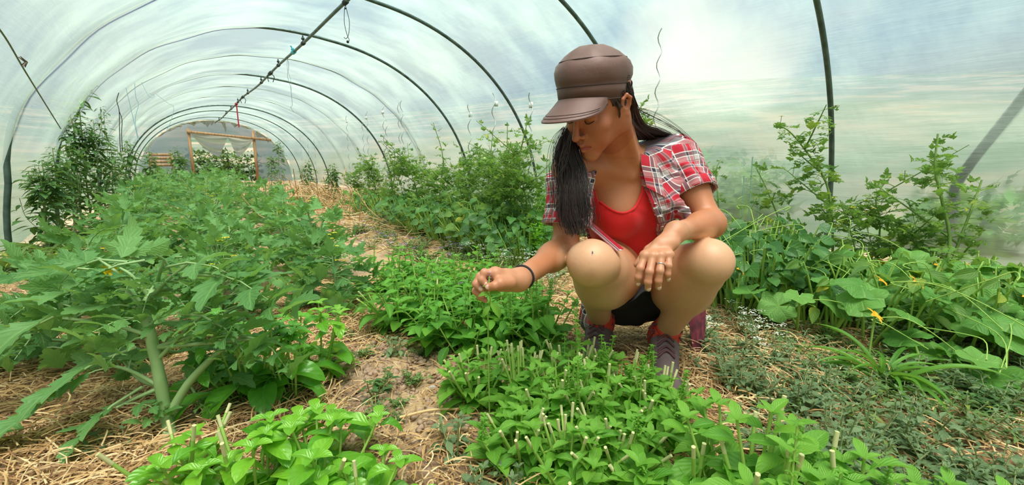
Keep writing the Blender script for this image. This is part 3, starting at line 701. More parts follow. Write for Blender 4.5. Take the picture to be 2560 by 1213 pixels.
# sweet basil beside the thick stem
basil(on(640, 1.20), .30, 12, .14, .10, 11, 'glossy dark green basil beside the thick tomato stem', M_BASD, pairs=3)
basil(on(735, 1.22), .27, 9, .11, .095, 12, 'glossy basil between the thick tomato stem and the soil patch', M_BASD, pairs=3)
basil(on(800, 1.36), .32, 6, .09, .085, 13, 'small glossy basil against the tomatoes by the soil patch', M_BAS, pairs=3)
basil(on(560, 1.28), .26, 7, .12, .10, 14, 'shaded basil just right of the thick tomato stem', M_BASD, pairs=3)
basil(on(480, .86), .17, 11, .14, .085, 21, 'bright cut basil at the bottom edge, left clump', M_BAS, cut=.5, pairs=3, group='bright cut basil at the bottom edge')
basil(on(640, .86), .19, 12, .14, .09, 22, 'bright cut basil at the bottom edge, middle clump', M_BAS, cut=.5, pairs=3, group='bright cut basil at the bottom edge')
basil(on(800, .87), .19, 13, .14, .095, 23, 'bright basil at the bottom edge, broad-leaved right clump', M_BAS, cut=.25, pairs=4, group='bright cut basil at the bottom edge')
basil(on(930, .80), .12, 7, .10, .075, 24, 'small bright basil at the bottom edge beside bare soil', M_BAS, cut=.3, pairs=3, group='bright cut basil at the bottom edge')
# cut lemon basil in front of the woman
lb = [(1440, 1.22, .19, .11, 'back middle beneath the tall sprig'), (1545, 1.16, .18, .11, 'back right before her shoes'), (1640, 1.07, .17, .10, 'low one at her left toe'), (1200, 1.20, .16, .10, 'left end by the bare soil'), (1300, 1.14, .19, .12, 'under the hanging sprig'), (1400, 1.08, .20, .13, 'in the middle, full of cut stems'), (1500, 1.04, .19, .13, 'before her left sock'),
      (1590, 1.02, .17, .12, 'right end before her shoe'), (1300, .95, .13, .10, 'front left, low and leafy'), (1420, .90, .14, .12, 'front middle, leaning over the straw'), (1530, .90, .14, .11, 'front right, broad leaves')]
for i, (px, d, h, r, lab) in enumerate(lb):
    basil(on(px, d), h, 24, r, .066, 40+i, 'light green lemon basil before the woman, '+lab, M_HOLY, 'holy', cut=.5, name='lemon_basil', group='lemon basil in front of the woman', pairs=4, spike=.15, cat='basil plant')
basil(on(1445, 1.16), .27, 2, .03, .045, 60, 'single tall basil sprig standing above the cut clump', M_HOLY, 'holy', name='lemon_basil', pairs=3, spike=1.)
lb2 = [(1010, 1.75), (1090, 1.62), (1170, 1.52), (1060, 1.95), (1150, 1.85), (1240, 1.72), (1000, 2.2), (1100, 2.25), (1200, 2.1), (1290, 1.55), (1350, 1.5)]
ll = ['on the left by the tomatoes', 'at the edge of the soil patch', 'under the reaching hand', 'second row left', 'second row centre', 'behind the reaching hand', 'back row left', 'back row centre', 'back row right', 'below her forearm', 'beside her right foot']
for i, (px, d) in enumerate(lb2):
    basil(on(px, d), .25, 17, .17, .075, 70+i, 'mid green leafy basil, '+ll[i], M_HOLYD, 'holy', cut=.15, name='lemon_basil', group='leafy basil left of the woman', pairs=5, spike=.3, spikecol=M_HOLY)
lb3 = [(1720, .80, .16, 'bottom centre'), (1850, .76, .30, 'tall one at the bottom right of centre'), (1920, .73, .27, 'bottom right with large leaves'), (2020, .72, .22, 'bottom right behind cut stalks'), (2120, .71, .19, 'far bottom right'), (1640, .82, .09, 'low one at the bottom before the straw'), (2280, .70, .14, 'small one near the right corner'), (2460, .70, .15, 'blurred one in the right corner')]
for i, (px, d, h, lab) in enumerate(lb3):
    basil(on(px, d), h, 9, .11, .095, 90+i, 'bright large-leaved basil, '+lab, M_HOLY, 'holy', cut=.3, name='lemon_basil', group='basil along the bottom right edge', pairs=4, spike=.25)
# the tall tomato row behind, on spiral stakes
def stake(px, pytop, d, label, tagc=True, group='spiral stakes of the tall tomato row'):
    top = P(px, pytop, d); b = np.array(gz(top)); n = 60; zz = np.linspace(b[2]-.02, top[2], n); L = top[2]-b[2]
    ph = R_.uniform(0, 6); rad = np.where(zz > b[2]+L*.12, .014, .0); pts = np.stack([top[0]+rad*np.cos(zz*38+ph), top[1]+rad*np.sin(zz*38+ph), zz], 1)-b
    mb = MB(); mb.tube(pts, .0032, 6); r = empty('spiral_stake', tuple(b)); tag(r, label, 'stake', group); part('rod', mb.mesh(), GALV, r)
    if tagc:
        mb = MB(); mb.box(pts[-4]+[.004, -.004, -.02], (.028, .003, .04), frame((.6, .8, 0))); part('name_tag', mb.mesh(), TAGM, r)
GALV = mat('galvanised', lambda t: pbr(t, srgb(176, 182, 178), .45, Metallic=.4)); TAGM = plain('white_tag', srgb(235, 238, 235), .5)
stk = [(1652, 72, 2.75, 'tall bare spiral stake rising beside the woman\'s cap', 0), (1327, 232, 2.9, 'spiral stake with a white tag just left of the cap', 1), (1234, 232, 3.3, 'bent spiral stake with a white tag by the third hoop', 1),
       (1173, 262, 3.6, 'spiral stake with a white tag left of the bent one', 1), (1003, 252, 4.5, 'tall grey spiral stake in the middle of the row', 0), (996, 256, 4.9, 'spiral stake close beside the tall middle one', 0),
       (957, 262, 5.3, 'spiral stake with white tag against the film', 1), (916, 278, 6.2, 'spiral stake with a white tag near the far hoops', 1), (906, 300, 6.6, 'thin spiral stake far back in the row', 0), (866, 290, 7.6, 'thin spiral stake over the straw heap', 1),
       (965, 300, 4.9, 'short spiral stake half hidden in leaves', 0), (750, 335, 11., 'distant spiral stake by the end wall, left', 0), (768, 335, 10.5, 'distant spiral stake by the end wall, middle', 0), (785, 340, 10., 'distant spiral stake by the end wall, right', 0)]
for (px, py, d, lab, tg) in stk: stake(px, py, d, lab, tg)
tv = [(900, 6.5, .68), (935, 5.8, .74), (985, 5.0, .80), (1040, 4.5, .86), (1105, 4.0, 1.0), (1150, 3.75, .80), (1205, 3.4, .84), (1255, 3.15, .92), (1310, 2.9, .95), (1060, 4.9, .70), (1180, 4.1, .72), (1290, 3.3, .75)]
for i, (px, d, h) in enumerate(tv):
    b = on(px, d); rg = np.random.default_rng(200+i)
    path = [(0, 0, -.02), (rg.uniform(-.05, .05), rg.uniform(-.05, .05), h*.35), (rg.uniform(-.06, .06), rg.uniform(-.06, .06), h*.7), (rg.uniform(-.08, .08), rg.uniform(-.08, .08), h)]
    h *= 1.08; tall_vine(b, path, 250, .13, 300+i, ('%s tall tomato plant from the far end of the staked row' % ORD[i]) if i < 9 else ['low vine filling the far middle of the staked row', 'low vine filling the centre of the staked row', 'low vine filling the near end of the staked row'][i-9], det=1, side=18, fr=8 if i in (7, 8, 11) else 0, spread=.30, fl=.02)
for i, (px, d, h) in enumerate(sorted(((930, 5.6, .3), (980, 4.9, .34), (1030, 4.4, .34), (1080, 4.0, .34), (1130, 3.75, .34), (1180, 3.45, .34), (1230, 3.2, .36), (1275, 3.0, .36), (1320, 2.8, .3), (1100, 4.4, .4), (1210, 3.7, .42), (1290, 3.3, .4)), key=lambda a: -a[1])):
    squash(on(px, d), 120, .32, h, .062, 640+i, 'leafy bean plant at the foot of the tall tomato row, %s from the far end' % ORD[i], M_BEAN if i % 3 else M_TOM2, LEAF['bean'], 'bean_plant', 'bean plant', 'bean plants under the tall tomato row', fl=0, tend=2, up=.5)
# right bed: tall tomatoes seen beyond the woman
def vine_px(pts, d, seed, label, n=46, **kw):
    w = [P(a, b, d) for a, b in pts]; base = np.array(gz(w[0])); path = [np.array([0, 0, -.02])]+[p-base for p in w[0:]]
    if path[1][2] < .03: path = path[:1]+path[2:]
    tall_vine(tuple(base), path, n, kw.pop('leafL', .145), seed, label, det=2, **kw)
vine_px([(2076, 690), (2082, 600), (2070, 470), (2020, 385), (1975, 330), (1942, 312)], 2.35, 401, 'tall leaning tomato plant in front of the right hoop foot', 114, side=5, spread=.22, fl=.2, rad=.008)
vine_px([(2345, 760), (2375, 610), (2355, 500), (2338, 420), (2345, 335)], 1.95, 402, 'tall tomato plant with thick forked stem at the far right', 88, side=4, spread=.22, fl=.03, rad=.010, leafL=.14)
vine_px([(2350, 740), (2400, 600), (2430, 520), (2455, 450)], 1.98, 403, 'second leaning stem of tomato by the far right fork', 67, side=3, spread=.25, fl=.0, rad=.009)
vine_px([(1960, 640), (1950, 560), (1915, 470), (1890, 420)], 2.5, 404, 'thin tomato plant between the woman and the hoop foot', 57, side=4, spread=.18, fl=.2, leafL=.13)
vine_px([(1800, 600), (1795, 500), (1790, 430), (1800, 400)], 2.9, 405, 'slender weed against the film right of her shoulder', 41, side=2, spread=.1, leafL=.09, fl=0)
vine_px([(2190, 680), (2200, 560), (2190, 500), (2215, 450)], 2.25, 406, 'bushy tomato between the two tall ones at the right', 104, side=6, spread=.24, fl=.2)
vine_px([(1580, 560), (1600, 420), (1590, 300), (1612, 252)], 2.75, 407, 'tomato top peeping out beside her cap', 78, side=4, spread=.14, fl=.1, leafL=.13)
vine_px([(2010, 650), (2000, 600), (1990, 560)], 2.45, 408, 'low tomato foliage before the right hoop foot', 78, side=5, spread=.25, fl=.1)
vine_px([(2290, 640), (2280, 580), (2300, 540)], 2.1, 409, 'low tomato foliage before the thick forked stem', 78, side=5, spread=.24, fl=.1)
vine_px([(2140, 640), (2120, 560), (2100, 500)], 2.5, 410, 'low tomato foliage right of the hoop foot', 30, side=5, spread=.24, fl=.1)
for (a, b, c_, lab) in ((1990, 392, 2.6, 'thin green cane standing by the film behind the beans'), (2010, 445, 2.6, 'pale thin cane behind the beans'), (1968, 440, 2.65, 'short thin cane behind the beans, leftmost')):
    top = P(1891+(a-1990), b, c_); bb = np.array(gz(top)); mb = MB(); mb.tube([bb, top+[.02, .03, 0]], .004, 5); tag(link('cane', mb.mesh(), plain('cane', srgb(150, 186, 160), .6)), lab, 'cane', 'canes behind the beans')
# beans: dark heart leaves right beside her knee
for i, (px, d, h, lab) in enumerate(((1840, 2.0, .34, 'right beside her left elbow'), (1900, 1.95, .34, 'right of the elbow ones'), (1800, 2.25, .34, 'behind her left elbow'), (1880, 2.2, .38, 'against the film'), (1950, 2.0, .28, 'beside the squash'), (1740, 2.4, .3, 'behind her back'))):
    squash(on(px, d), 110, .28, h, .066, 500+i, 'dark leafy bean plant '+lab, M_BEAN, LEAF['bean'], 'bean_plant', 'bean plant', 'bean plants right of the woman', fl=0, tend=5, up=.5)
# squash with broad light leaves
sq = [(2000, 1.75, .24, 'nearest the beans'), (2090, 1.7, .26, 'with a pale upturned leaf'), (2190, 1.65, .25, 'in the middle of the patch'), (2290, 1.6, .24, 'below the thick tomato fork'), (2400, 1.55, .22, 'right of the tomato fork'), (2500, 1.5, .27, 'with a broad leaf at the right edge'),
      (2130, 1.95, .26, 'back left'), (2260, 1.9, .24, 'back centre'), (2420, 1.8, .25, 'back right'), (2540, 1.35, .17, 'cut by the right edge'), (2380, 1.32, .10, 'low leaves on the straw')]
for i, (px, d, h, lab) in enumerate(sq):
    squash(on(px, d), 15 if i < 9 else 6, .28 if i < 9 else .16, h, .125, 520+i, 'light green squash plant '+lab, fl=2 if i < 9 else 0, tend=3)
    if i < 9: squash(on(px+30, d+.05), 44, .28, h*1.1, .075, 560+i, 'toothed undergrowth plant among squash '+lab, M_TOM2, LEAF['holy'], 'undergrowth_plant', 'leafy weed', 'undergrowth in the squash patch', fl=0, tend=0, up=.6)
# grass tuft
def tuft(loc, n, L, seed, label, m, lib='blade', group=None, name='grass_tuft', cat='grass tuft', wide=1.):
    rg = np.random.default_rng(seed); fo = MB()
    for k in range(n):
        az = rg.uniform(0, 2*PI); el = rg.uniform(.6, 1.45); d = np.array([math.cos(az)*math.cos(el), math.sin(az)*math.cos(el), math.sin(el)])
        put(fo, LEAF[lib][0], (rg.normal()*.012, rg.normal()*.012, 0), frame(d, roll=rg.uniform(-.5, .5)), L*rg.uniform(.6, 1.1), rg.uniform(0, 1))
    return mkplant(name, loc, label, cat, group, [('foliage', fo, m)])
tuft(on(2200, 1.30), 42, .27, 601, 'tuft of broad upright grass blades before the squash', M_GRASS)
tuft(on(50, 2.5), 50, .3, 602, 'grassy tuft by the left film foot', M_GRD, group='tufts at the left edge'); tuft(on(120, 2.95), 60, .35, 603, 'taller grassy tuft beside the dark weeds', M_GRD, group='tufts at the left edge')
# grey-green weeds on the right
wp = [(1900, 1.05), (1960, .98), (2020, .92), (2080, .98), (2090, .88), (2160, .92), (2200, .84), (2300, .82), (2380, .8), (2450, .76), (1850, 1.2), (2000, 1.15), (2360, .95), (2480, .9), (2260, 1.05), (2540, .84), (1800, 1.35), (1880, 1.4), (2060, 1.3), (1980, 1.35)]
for i, (px, d) in enumerate(wp):
    rg = np.random.default_rng(700+i); tall = i in (3, 10, 4)
    basil(on(px, d), .16 if tall else .085+.02*(i % 3), 9, .10, .03, 700+i, 'low grey-green weed spreading among the straw at the lower right', M_GREY, 'fathen', name='grey_weed', group='spreading weeds at the lower right', pairs=6, sm=S_GREY, cat='weed')
rg9 = np.random.default_rng(99)
for i in range(46):
    px, d = rg9.uniform(1740, 2560), rg9.uniform(.76, 1.45)
    if px < 1900 and d < .95: continue
    basil(on(px, d), rg9.uniform(.05, .12), 7, .11, .034, 1000+i, 'low grey-green weed spreading among the straw at the lower right', M_GREY if i % 3 else M_GRD, 'fathen' if i % 2 else 'lance', name='grey_weed', group='spreading weeds at the lower right', pairs=6, sm=S_GREY, cat='weed')
for i, (px, d, h, lab) in enumerate(((1140, .98, .11, 'grey leafy weed on the soil before the basil'), (1290, .88, .07, 'grey leafy weed in the straw between the basil clumps'), (940, 1.25, .09, 'small weed sprouting on the soil patch'), (990, 1.5, .08, 'leafy weed at the back of the soil patch'), (1200, .86, .06, 'low weed at the bottom edge between basil clumps'), (300, 1.0, .07, 'small weed near the foot of the thick tomato stem'))):
    basil(on(px, d), h, 5, .06, .036, 740+i, lab, M_GREY if i != 2 else M_DARK, 'fathen', name='grey_weed', pairs=4, sm=S_GREY, cat='weed', group='weeds on the soil patch')
# tall dark weed at left and its neighbours
def tall_weed(loc, h, seed, label, n=70, L=.12):
    rg = np.random.default_rng(seed); fo, st = MB(), MB(); main = spline([(0, 0, -.02), (.02, 0, h*.4), (.05, .02, h*.75), (.06, .0, h)], 20); st.tube(main, np.linspace(.009, .002, 20), 6)
    chains = [main]
    for s in range(9):
        u = rg.uniform(.2, .75); o = main[int(u*19)]; az = rg.uniform(0, 2*PI); l_ = h*.3*(1.1-u); c = spline([o, o+np.array([math.cos(az)*.5, math.sin(az)*.5, .7])*l_, o+np.array([math.cos(az)*.6, math.sin(az)*.6, 1.5])*l_], 8); st.tube(c, .002, 4); chains.append(c)
    for c in chains:
        k = n if c is main else n//6
        for q in range(k):
            u = (q+.5)/k; i = min(int(u*len(c)), len(c)-1); az = q*2.4; el = rg.uniform(-.6, .5)
            d = np.array([math.cos(az)*math.cos(el), math.sin(az)*math.cos(el), math.sin(el)]); put(fo, LEAF['lance'][0] if rg.random() < .5 else LEAF['fathen'][0], c[i]+d*.02, frame(d), L*rg.uniform(.6, 1.2)*(1.15-.8*u), rg.uniform(0, 1))
    return mkplant('tall_weed', loc, label, 'weed', 'tall dark weeds on the left', [('foliage', fo, M_DARK), ('stem', st, S_GREY)])
def inL(px, d):   # keeps a plant on this side of the left film
    k = CF[0]+(px-1280)/F0*CR[0]; return min(d, .74/-k) if k < 0 else d
def toph(px, py, d): return P(px, py, d)[2]
for i, (px, py, d, lab) in enumerate(((232, 182, 4.2, 'tall dark green weed spire at the left film'), (208, 290, 4.3, 'second dark weed stem leaning beside the tall spire'), (258, 300, 4.15, 'thinner dark weed just right of the tall spire'), (150, 370, 4.0, 'bushy dark weed left of the tall spire'), (190, 350, 3.95, 'bushy dark weed under the tall spire'), (330, 350, 5.2, 'dark leafy weed right of the cords'), (290, 350, 4.8, 'dark leafy weed under the cords'), (120, 400, 3.9, 'low dark weed at the left film'))):
    d = inL(px, d); tall_weed(on(px, d), toph(px, py, d), 800+i, lab, 120 if i < 3 else 110)
for i, (px, py, d, lab) in enumerate(((450, 365, 8., 'slim vine beyond the dark weeds'), (380, 370, 7., 'vine beyond the dark weeds'), (700, 350, 11, 'brownish tall weed by the end wall'), (770, 400, 9, 'vine behind the straw heap'), (830, 410, 7.5, 'vine beside the straw heap'), (600, 395, 14, 'leafy plant before the end door'), (530, 395, 13, 'second leafy plant before the end door'), (680, 385, 12, 'leafy plant right of the end door'), (460, 385, 13, 'leafy plant left of the end door'))):
    tall_weed(on(px, d), toph(px, py, d), 830+i, lab, 60, .16)
# bright feathery plant by her back
def feather(loc, h, seed, label, m=M_FERN if True else None, n=26, r=.14):
    rg = np.random.default_rng(seed); fo = MB()
    for s in range(n):
        az = rg.uniform(0, 6.3); r_ = r*rg.uniform(0, 1); b = np.array([math.cos(az)*r_*.5, math.sin(az)*r_*.5, 0]); t_ = np.array([math.cos(az)*r_, math.sin(az)*r_, h*rg.uniform(.6, 1)])
        c = spline([b, (b+t_)/2, t_], 12)
        for q in range(34):
            o = c[min(11, 2+int(q/34*10))]+rg.normal(size=3)*.006; a = rg.uniform(0, 6.3); d = np.array([math.cos(a), math.sin(a), .6]); put(fo, LEAF['lance'][0], o, frame(d), .035*rg.uniform(.6, 1.2), rg.uniform(0, 1))
    return mkplant('feathery_herb', loc, label, 'herb', None, [('foliage', fo, m)])
feather(on(1362, 2.9), .60, 900, 'bright yellow-green feathery herb behind the woman')
feather(on(1340, 2.7), .36, 901, 'low bright feathery herb behind the woman', n=20)
# foliage beyond the end doorway
M_DIM = leaf_mat('dim_bush_leaf', srgb(20, 40, 22), srgb(52, 80, 40), srgb(60, 90, 50), .7, .15, 4., .2)  # shade of the dark space past the doorway is put into these leaf colours
for i in range(5):
    x = dl+.1+(dr-dl-.2)*i/4; tomato_bush((x, YE+.9+.3*(i % 2), 0), 1.25, 60, .5, 950+i, 0, '%s bush beyond the end doorway, counted from the left post' % ORD[i], 3, .02, .35, M_DIM, 'bush', 'bushes beyond the end doorway')

for i, (x, y, h, lab) in enumerate(((5.0, 3.1, 1.0, 'blurred green shrub outside the film right of her shoulder'), (5.6, 2.5, .8, 'lower blurred shrub outside the film beside the first'), (4.9, 4.6, 1.1, 'blurred shrub outside behind the tall tomato row'), (5.2, 7.0, 1.2, 'far blurred shrub outside the film'), (5.4, .6, .45, 'low blurred shrub outside at the right edge'))):
    tomato_bush((x, y, -.05), h, 90, .5, 970+i, 0, lab, 4, .02, .6, M_DARK, 'shrub', 'shrubs outside the film')
# ---------------------------------------------------------------- straw, clods and small weeds
M_STRAW = mat('straw', lambda t: pbr(t, t.ramp(t.add('ShaderNodeAttribute', dict(attribute_name='rnd')).outputs['Fac'], [(0., srgb(116, 84, 56)), (.35, srgb(176, 136, 88)), (.7, srgb(212, 176, 122)), (1., srgb(236, 210, 164))]), .6, Specular_IOR_Level=.4))
def straw_bits(mb, n, xr_, yr_, rg, L=(.03, .12), dens=None, z0=.004, lift=.012, wid=(.0008, .0019)):
    k = 0
    P_ = []
    while k < n:
        m = n*2; x = rg.uniform(*xr_, m); y = rg.uniform(*yr_, m)
        ok = np.ones(m, bool) if dens is None else rg.random(m) < dens(x, y)
        x, y = x[ok][:n-k], y[ok][:n-k]; P_.append(np.stack([x, y], 1)); k += len(x)
    P_ = np.vstack(P_); az = rg.uniform(0, PI, n)+.3*np.sin(P_[:, 0]*3); Ln = rg.uniform(*L, n)*rg.uniform(.5, 1., n); cu = rg.normal(size=n)*.35; wd = rg.uniform(*wid, n)
    tt = np.linspace(-.5, .5, 5); a = az[:, None]+cu[:, None]*tt*2
    dx = np.cos(a)*Ln[:, None]/4; dy = np.sin(a)*Ln[:, None]/4
    px = P_[:, :1]+np.cumsum(dx, 1); py = P_[:, 1:]+np.cumsum(dy, 1)
    til = rg.normal(size=n)*lift*.6
    pz = hgt(px, py)+z0+np.abs(rg.normal(size=n))[:, None]*lift+til[:, None]*tt+.006*np.cos(tt*PI)
    nx, ny = -np.sin(a)*wd[:, None], np.cos(a)*wd[:, None]
    V = np.stack([np.stack([px+nx, py+ny, pz-wd[:, None]*.5], -1), np.stack([px, py, pz+wd[:, None]*.9], -1), np.stack([px-nx, py-ny, pz-wd[:, None]*.5], -1)], 2)  # n,5,3,3
    b = (np.arange(n)*15)[:, None]; fs = []
    for i in range(4):
        for j in range(2): fs.append(np.concatenate([b+i*3+j, b+i*3+j+1, b+(i+1)*3+j+1, b+(i+1)*3+j], 1))
    mb.add(V.reshape(-1, 3), np.vstack(fs), None, np.repeat(rg.uniform(0, 1, n), 15))
def dens(x, y):
    n = .5+.5*np.sin(x*4.3+y*1.9)*np.sin(y*3.1-x*1.3)
    soil = np.exp(-(((x-.55)/.32)**2+((y-1.25)/.35)**2))
    return np.clip(.25+.75*n-.8*soil, .06, 1)
rg = np.random.default_rng(5); mb = MB()
straw_bits(mb, 36000, (-.6, 2.3), (-.1, 2.4), rg, dens=dens)
straw_bits(mb, 5000, (-.95, -.2), (1.2, 4.5), rg)
straw_bits(mb, 9000, (1.2, 3.4), (1.2, 6.), rg, L=(.05, .16), dens=dens, wid=(.0018, .0035))
straw_bits(mb, 3500, (1.4, 3.2), (4., 11.), rg, L=(.1, .3), wid=(.003, .006), lift=.03)
straw_bits(mb, 3500, (1.0, 1.75), (.25, .75), rg, L=(.05, .16), lift=.02)
straw_bits(mb, 4000, (-.35, .25), (1.0, 1.6), rg, L=(.06, .17), lift=.02)
tag(link('straw_mulch', mb.mesh(), M_STRAW), 'loose yellow straw mulch scattered over the soil', 'straw', kind='stuff')
M_CLOD = plain('clod', srgb(176, 148, 126), .95, .25, 60.)
mb = MB(); rg = np.random.default_rng(6)
for k in range(2600):
    x, y = (rg.normal(.55, .3), rg.normal(1.3, .4)) if k % 2 else (rg.uniform(-.3, 2.), rg.uniform(0, 2.2)); r = .003+.009*rg.random()**3
    v = rg.normal(size=(6, 3)); v = np.array([[1, 0, 0], [-1, 0, 0], [0, 1, 0], [0, -1, 0], [0, 0, 1], [0, 0, -1]])*rg.uniform(.6, 1.3, (6, 1))+v*.15
    mb.add(v*r*[1, 1, .7]+[x, y, float(hgt(x, y))+r*.2], [[0, 2, 4], [2, 1, 4], [1, 3, 4], [3, 0, 4], [2, 0, 5], [1, 2, 5], [3, 1, 5], [0, 3, 5]])
for k in range(1500):
    x, y = rg.normal(.56, .22), rg.normal(1.25, .3); r = .005+.015*rg.random()**2.5; v = np.array([[1, 0, 0], [-1, 0, 0], [0, 1, 0], [0, -1, 0], [0, 0, 1], [0, 0, -1]])*rg.uniform(.6, 1.3, (6, 1))+rg.normal(size=(6, 3))*.2
    mb.add(v*r*[1, 1, .6]+[x, y, float(hgt(x, y))+r*.15], [[0, 2, 4], [2, 1, 4], [1, 3, 4], [3, 0, 4], [2, 0, 5], [1, 2, 5], [3, 1, 5], [0, 3, 5]])
tag(link('soil_clods', mb.mesh(), M_CLOD, smooth=False), 'crumbly pale soil clods on the bare patch', 'soil', kind='stuff')
mb = MB(); rg = np.random.default_rng(8)   # chopped dry leaves and chips
q = LEAF['chip'][0]
for k in range(2600):
    x, y = rg.uniform(-.3, 2.2), rg.uniform(.0, 2.4); put(mb, q, (x, y, float(hgt(x, y))+.006), frame((rg.normal(), rg.normal(), rg.normal()*.15)), rg.uniform(.008, .03), rg.uniform(0, .6))
tag(link('dry_leaf_litter', mb.mesh(), M_STRAW), 'chopped dry leaf litter on the soil', 'leaf litter', kind='stuff')
# small ground weeds: a few kinds, each copied and placed one by one
def weed_proto(name, m, lib, seed, n, r, h, L, label, cat, fl=None, flm=None, sm=None):
    rg = np.random.default_rng(seed); fo, st, fw = MB(), MB(), MBS()
    for s in range(n):
        az = rg.uniform(0, 6.3); rr_ = r*rg.uniform(.2, 1); t_ = np.array([math.cos(az)*rr_, math.sin(az)*rr_, h*rg.uniform(.3, 1)]); c = spline([t_*[.1, .1, 0], t_*[.5, .5, .6], t_], 6); st.tube(c, .0014, 4, cap=False)
        for q in range(9):
            i = 1+q*5//9; a = q*2.4+rg.uniform(0, 1); d = np.array([math.cos(a), math.sin(a), rg.uniform(-.1, .6)]); put(fo, LEAF[lib][0], c[min(i, 5)], frame(d), L*rg.uniform(.6, 1.2), rg.uniform(0, 1))
        if fl and rg.random() < fl:
            fh = fw.new()
            for q in range(16): fh.add(np.array([[-1, -1, 0], [1, -1, .2], [1, 1, 0], [-1, 1, .2]])*.0026+t_+np.array([rg.normal()*.012, rg.normal()*.012, .012+rg.normal()*.002]), [[0, 1, 2, 3]])
    return mkplant(name, (0, 0, 0), label, cat, None, [('foliage', fo, m), ('stem', st, sm or S_GREY), ('flower_head', fw, flm or WHT)])
PR = [weed_proto('ground_weed', M_GRD, 'fathen', 31, 12, .13, .07, .028, '', 'weed'), weed_proto('ground_weed', M_DARK, 'lance', 32, 14, .12, .08, .03, '', 'weed'), weed_proto('ground_weed', M_GREY, 'fathen', 33, 12, .12, .09, .024, '', 'weed'),
      weed_proto('yarrow', M_GRD, 'lance', 34, 12, .10, .13, .02, '', 'yarrow', .8, WHT), weed_proto('purple_flowered_weed', M_GRD, 'lance', 35, 12, .1, .12, .024, '', 'weed', .6, PUR)]
used = [False]*5
def place_weed(k, loc, s, label, group):
    o = PR[k] if not used[k] else copy_tree(PR[k]); used[k] = True
    o.location = loc; o.rotation_euler = (0, 0, R_.uniform(0, 6.3)); o.scale = (s, s, s); tag(o, label, None, group)
rz = random.Random(12)
zones = [(95, lambda: (rz.uniform(1.25, 2.6), rz.uniform(1.6, 4.5)), (0, 1, 1, 2), 1.2, 'low green weed on the straw path behind the woman', 'weeds along the path'),
         (60, lambda: (rz.uniform(1.5, 3.0), rz.uniform(4.5, 9.)), (0, 0, 1), 1.8, 'low weed along the path before the tall tomato row', 'weeds far along the path'),
         (50, lambda: (rz.uniform(-.9, -.45), rz.uniform(1.7, 5.5)), (0, 1, 2), 1.1, 'low weed on the straw strip at the left film', 'weeds on the left strip'),
         (60, lambda: (rz.uniform(1.25, 2.1), rz.uniform(-.05, .9)), (0, 2, 1, 2), .9, 'small low weed on the straw right of the woman', 'small weeds right of the woman'),
         (22, lambda: (rz.uniform(.2, .8), rz.uniform(.9, 1.7)), (0, 1), .5, 'tiny weed on the bare soil between the beds', 'tiny weeds on the bare soil'),
         (40, lambda: (rz.uniform(2.5, 3.4), rz.uniform(1.0, 4.)), (0, 1), 1.6, 'low undergrowth at the foot of the tall vines', 'undergrowth of the right bed')]
for n, f, ks, s, lab, grp in zones:
    for i in range(n):
        x, y = f(); kk = rz.choice(ks); place_weed(kk, gz((x, y, 0)), s*rz.uniform(.7, 1.3), lab, grp)
for i, (px, d, lab) in enumerate(((1270, 2.5, 'nearest the reaching arm'), (1330, 2.4, 'right beside her sleeve'), (1210, 2.7, 'left of the reaching arm'), (1300, 2.8, 'behind the reaching arm'), (930, 4.6, 'beside the tomato bed'), (1180, 3.0, 'on the path in front of the tall row'), (1860, 1.65, 'beside her left knee'), (1900, 1.5, 'right of her left calf'), (1750, 1.55, 'behind her left calf'), (1380, 2.1, 'under her sleeve'))):
    place_weed(3, on(px, d), 1.2 if d > 2 else .9, 'white flowered yarrow '+lab, 'yarrow clumps')
for i, (px, d, lab) in enumerate(((880, 3.9, 'upper one by the tomato bed'), (930, 3.4, 'lower one by the tomato bed'), (1010, 3.2, 'one on the path edge'), (1140, 3.0, 'one in the middle of the path'), (960, 4.4, 'farthest one up the path'), (1120, 1.9, 'one behind the basil'))):
    place_weed(4, on(px, d), 1.3, 'purple flowered weed, '+lab, 'purple flowered weeds')
# heap of pale dry stalks in the far right
mb = MB(); rg = np.random.default_rng(9); c0 = np.array(on(800, 6.6))
for k in range(320):
    o = c0+[rg.normal()*.45, rg.normal()*1.1, rg.uniform(0, .3)]; o[0] = min(o[0], 3.2); d = rg.normal(size=3)*[.2, .3, .2]; d[0] = np.clip(d[0], -.35, .35); d = d+[0, 0, .1]; mb.tube(spline([o-d*.6, o+rg.normal(size=3)*.04, o+d*.6], 5), .005, 3, cap=False, rnd=rg.uniform(.3, 1))
tag(link('dry_stalk_heap', mb.mesh(), M_STRAW), 'heap of pale dry stalks on the far path', 'straw heap', kind='stuff')
mb = MB()
for (px, d, s_) in ((860, 5.2, .25), (930, 4.6, .3), (980, 4.2, .25)):
    c0 = np.array(on(px, d))
    for k in range(90):
        o = c0+[rg.normal()*.3, rg.normal()*.4, rg.uniform(0, .08)]; d2 = rg.normal(size=3)*[.2, .2, .06]; mb.tube([o-d2*.5, o+d2*.5], .003, 3, cap=False, rnd=rg.uniform(.3, 1))
tag(link('loose_straw', mb.mesh(), M_STRAW), 'loose long straw lying along the tomato bed edge', 'straw', kind='stuff')
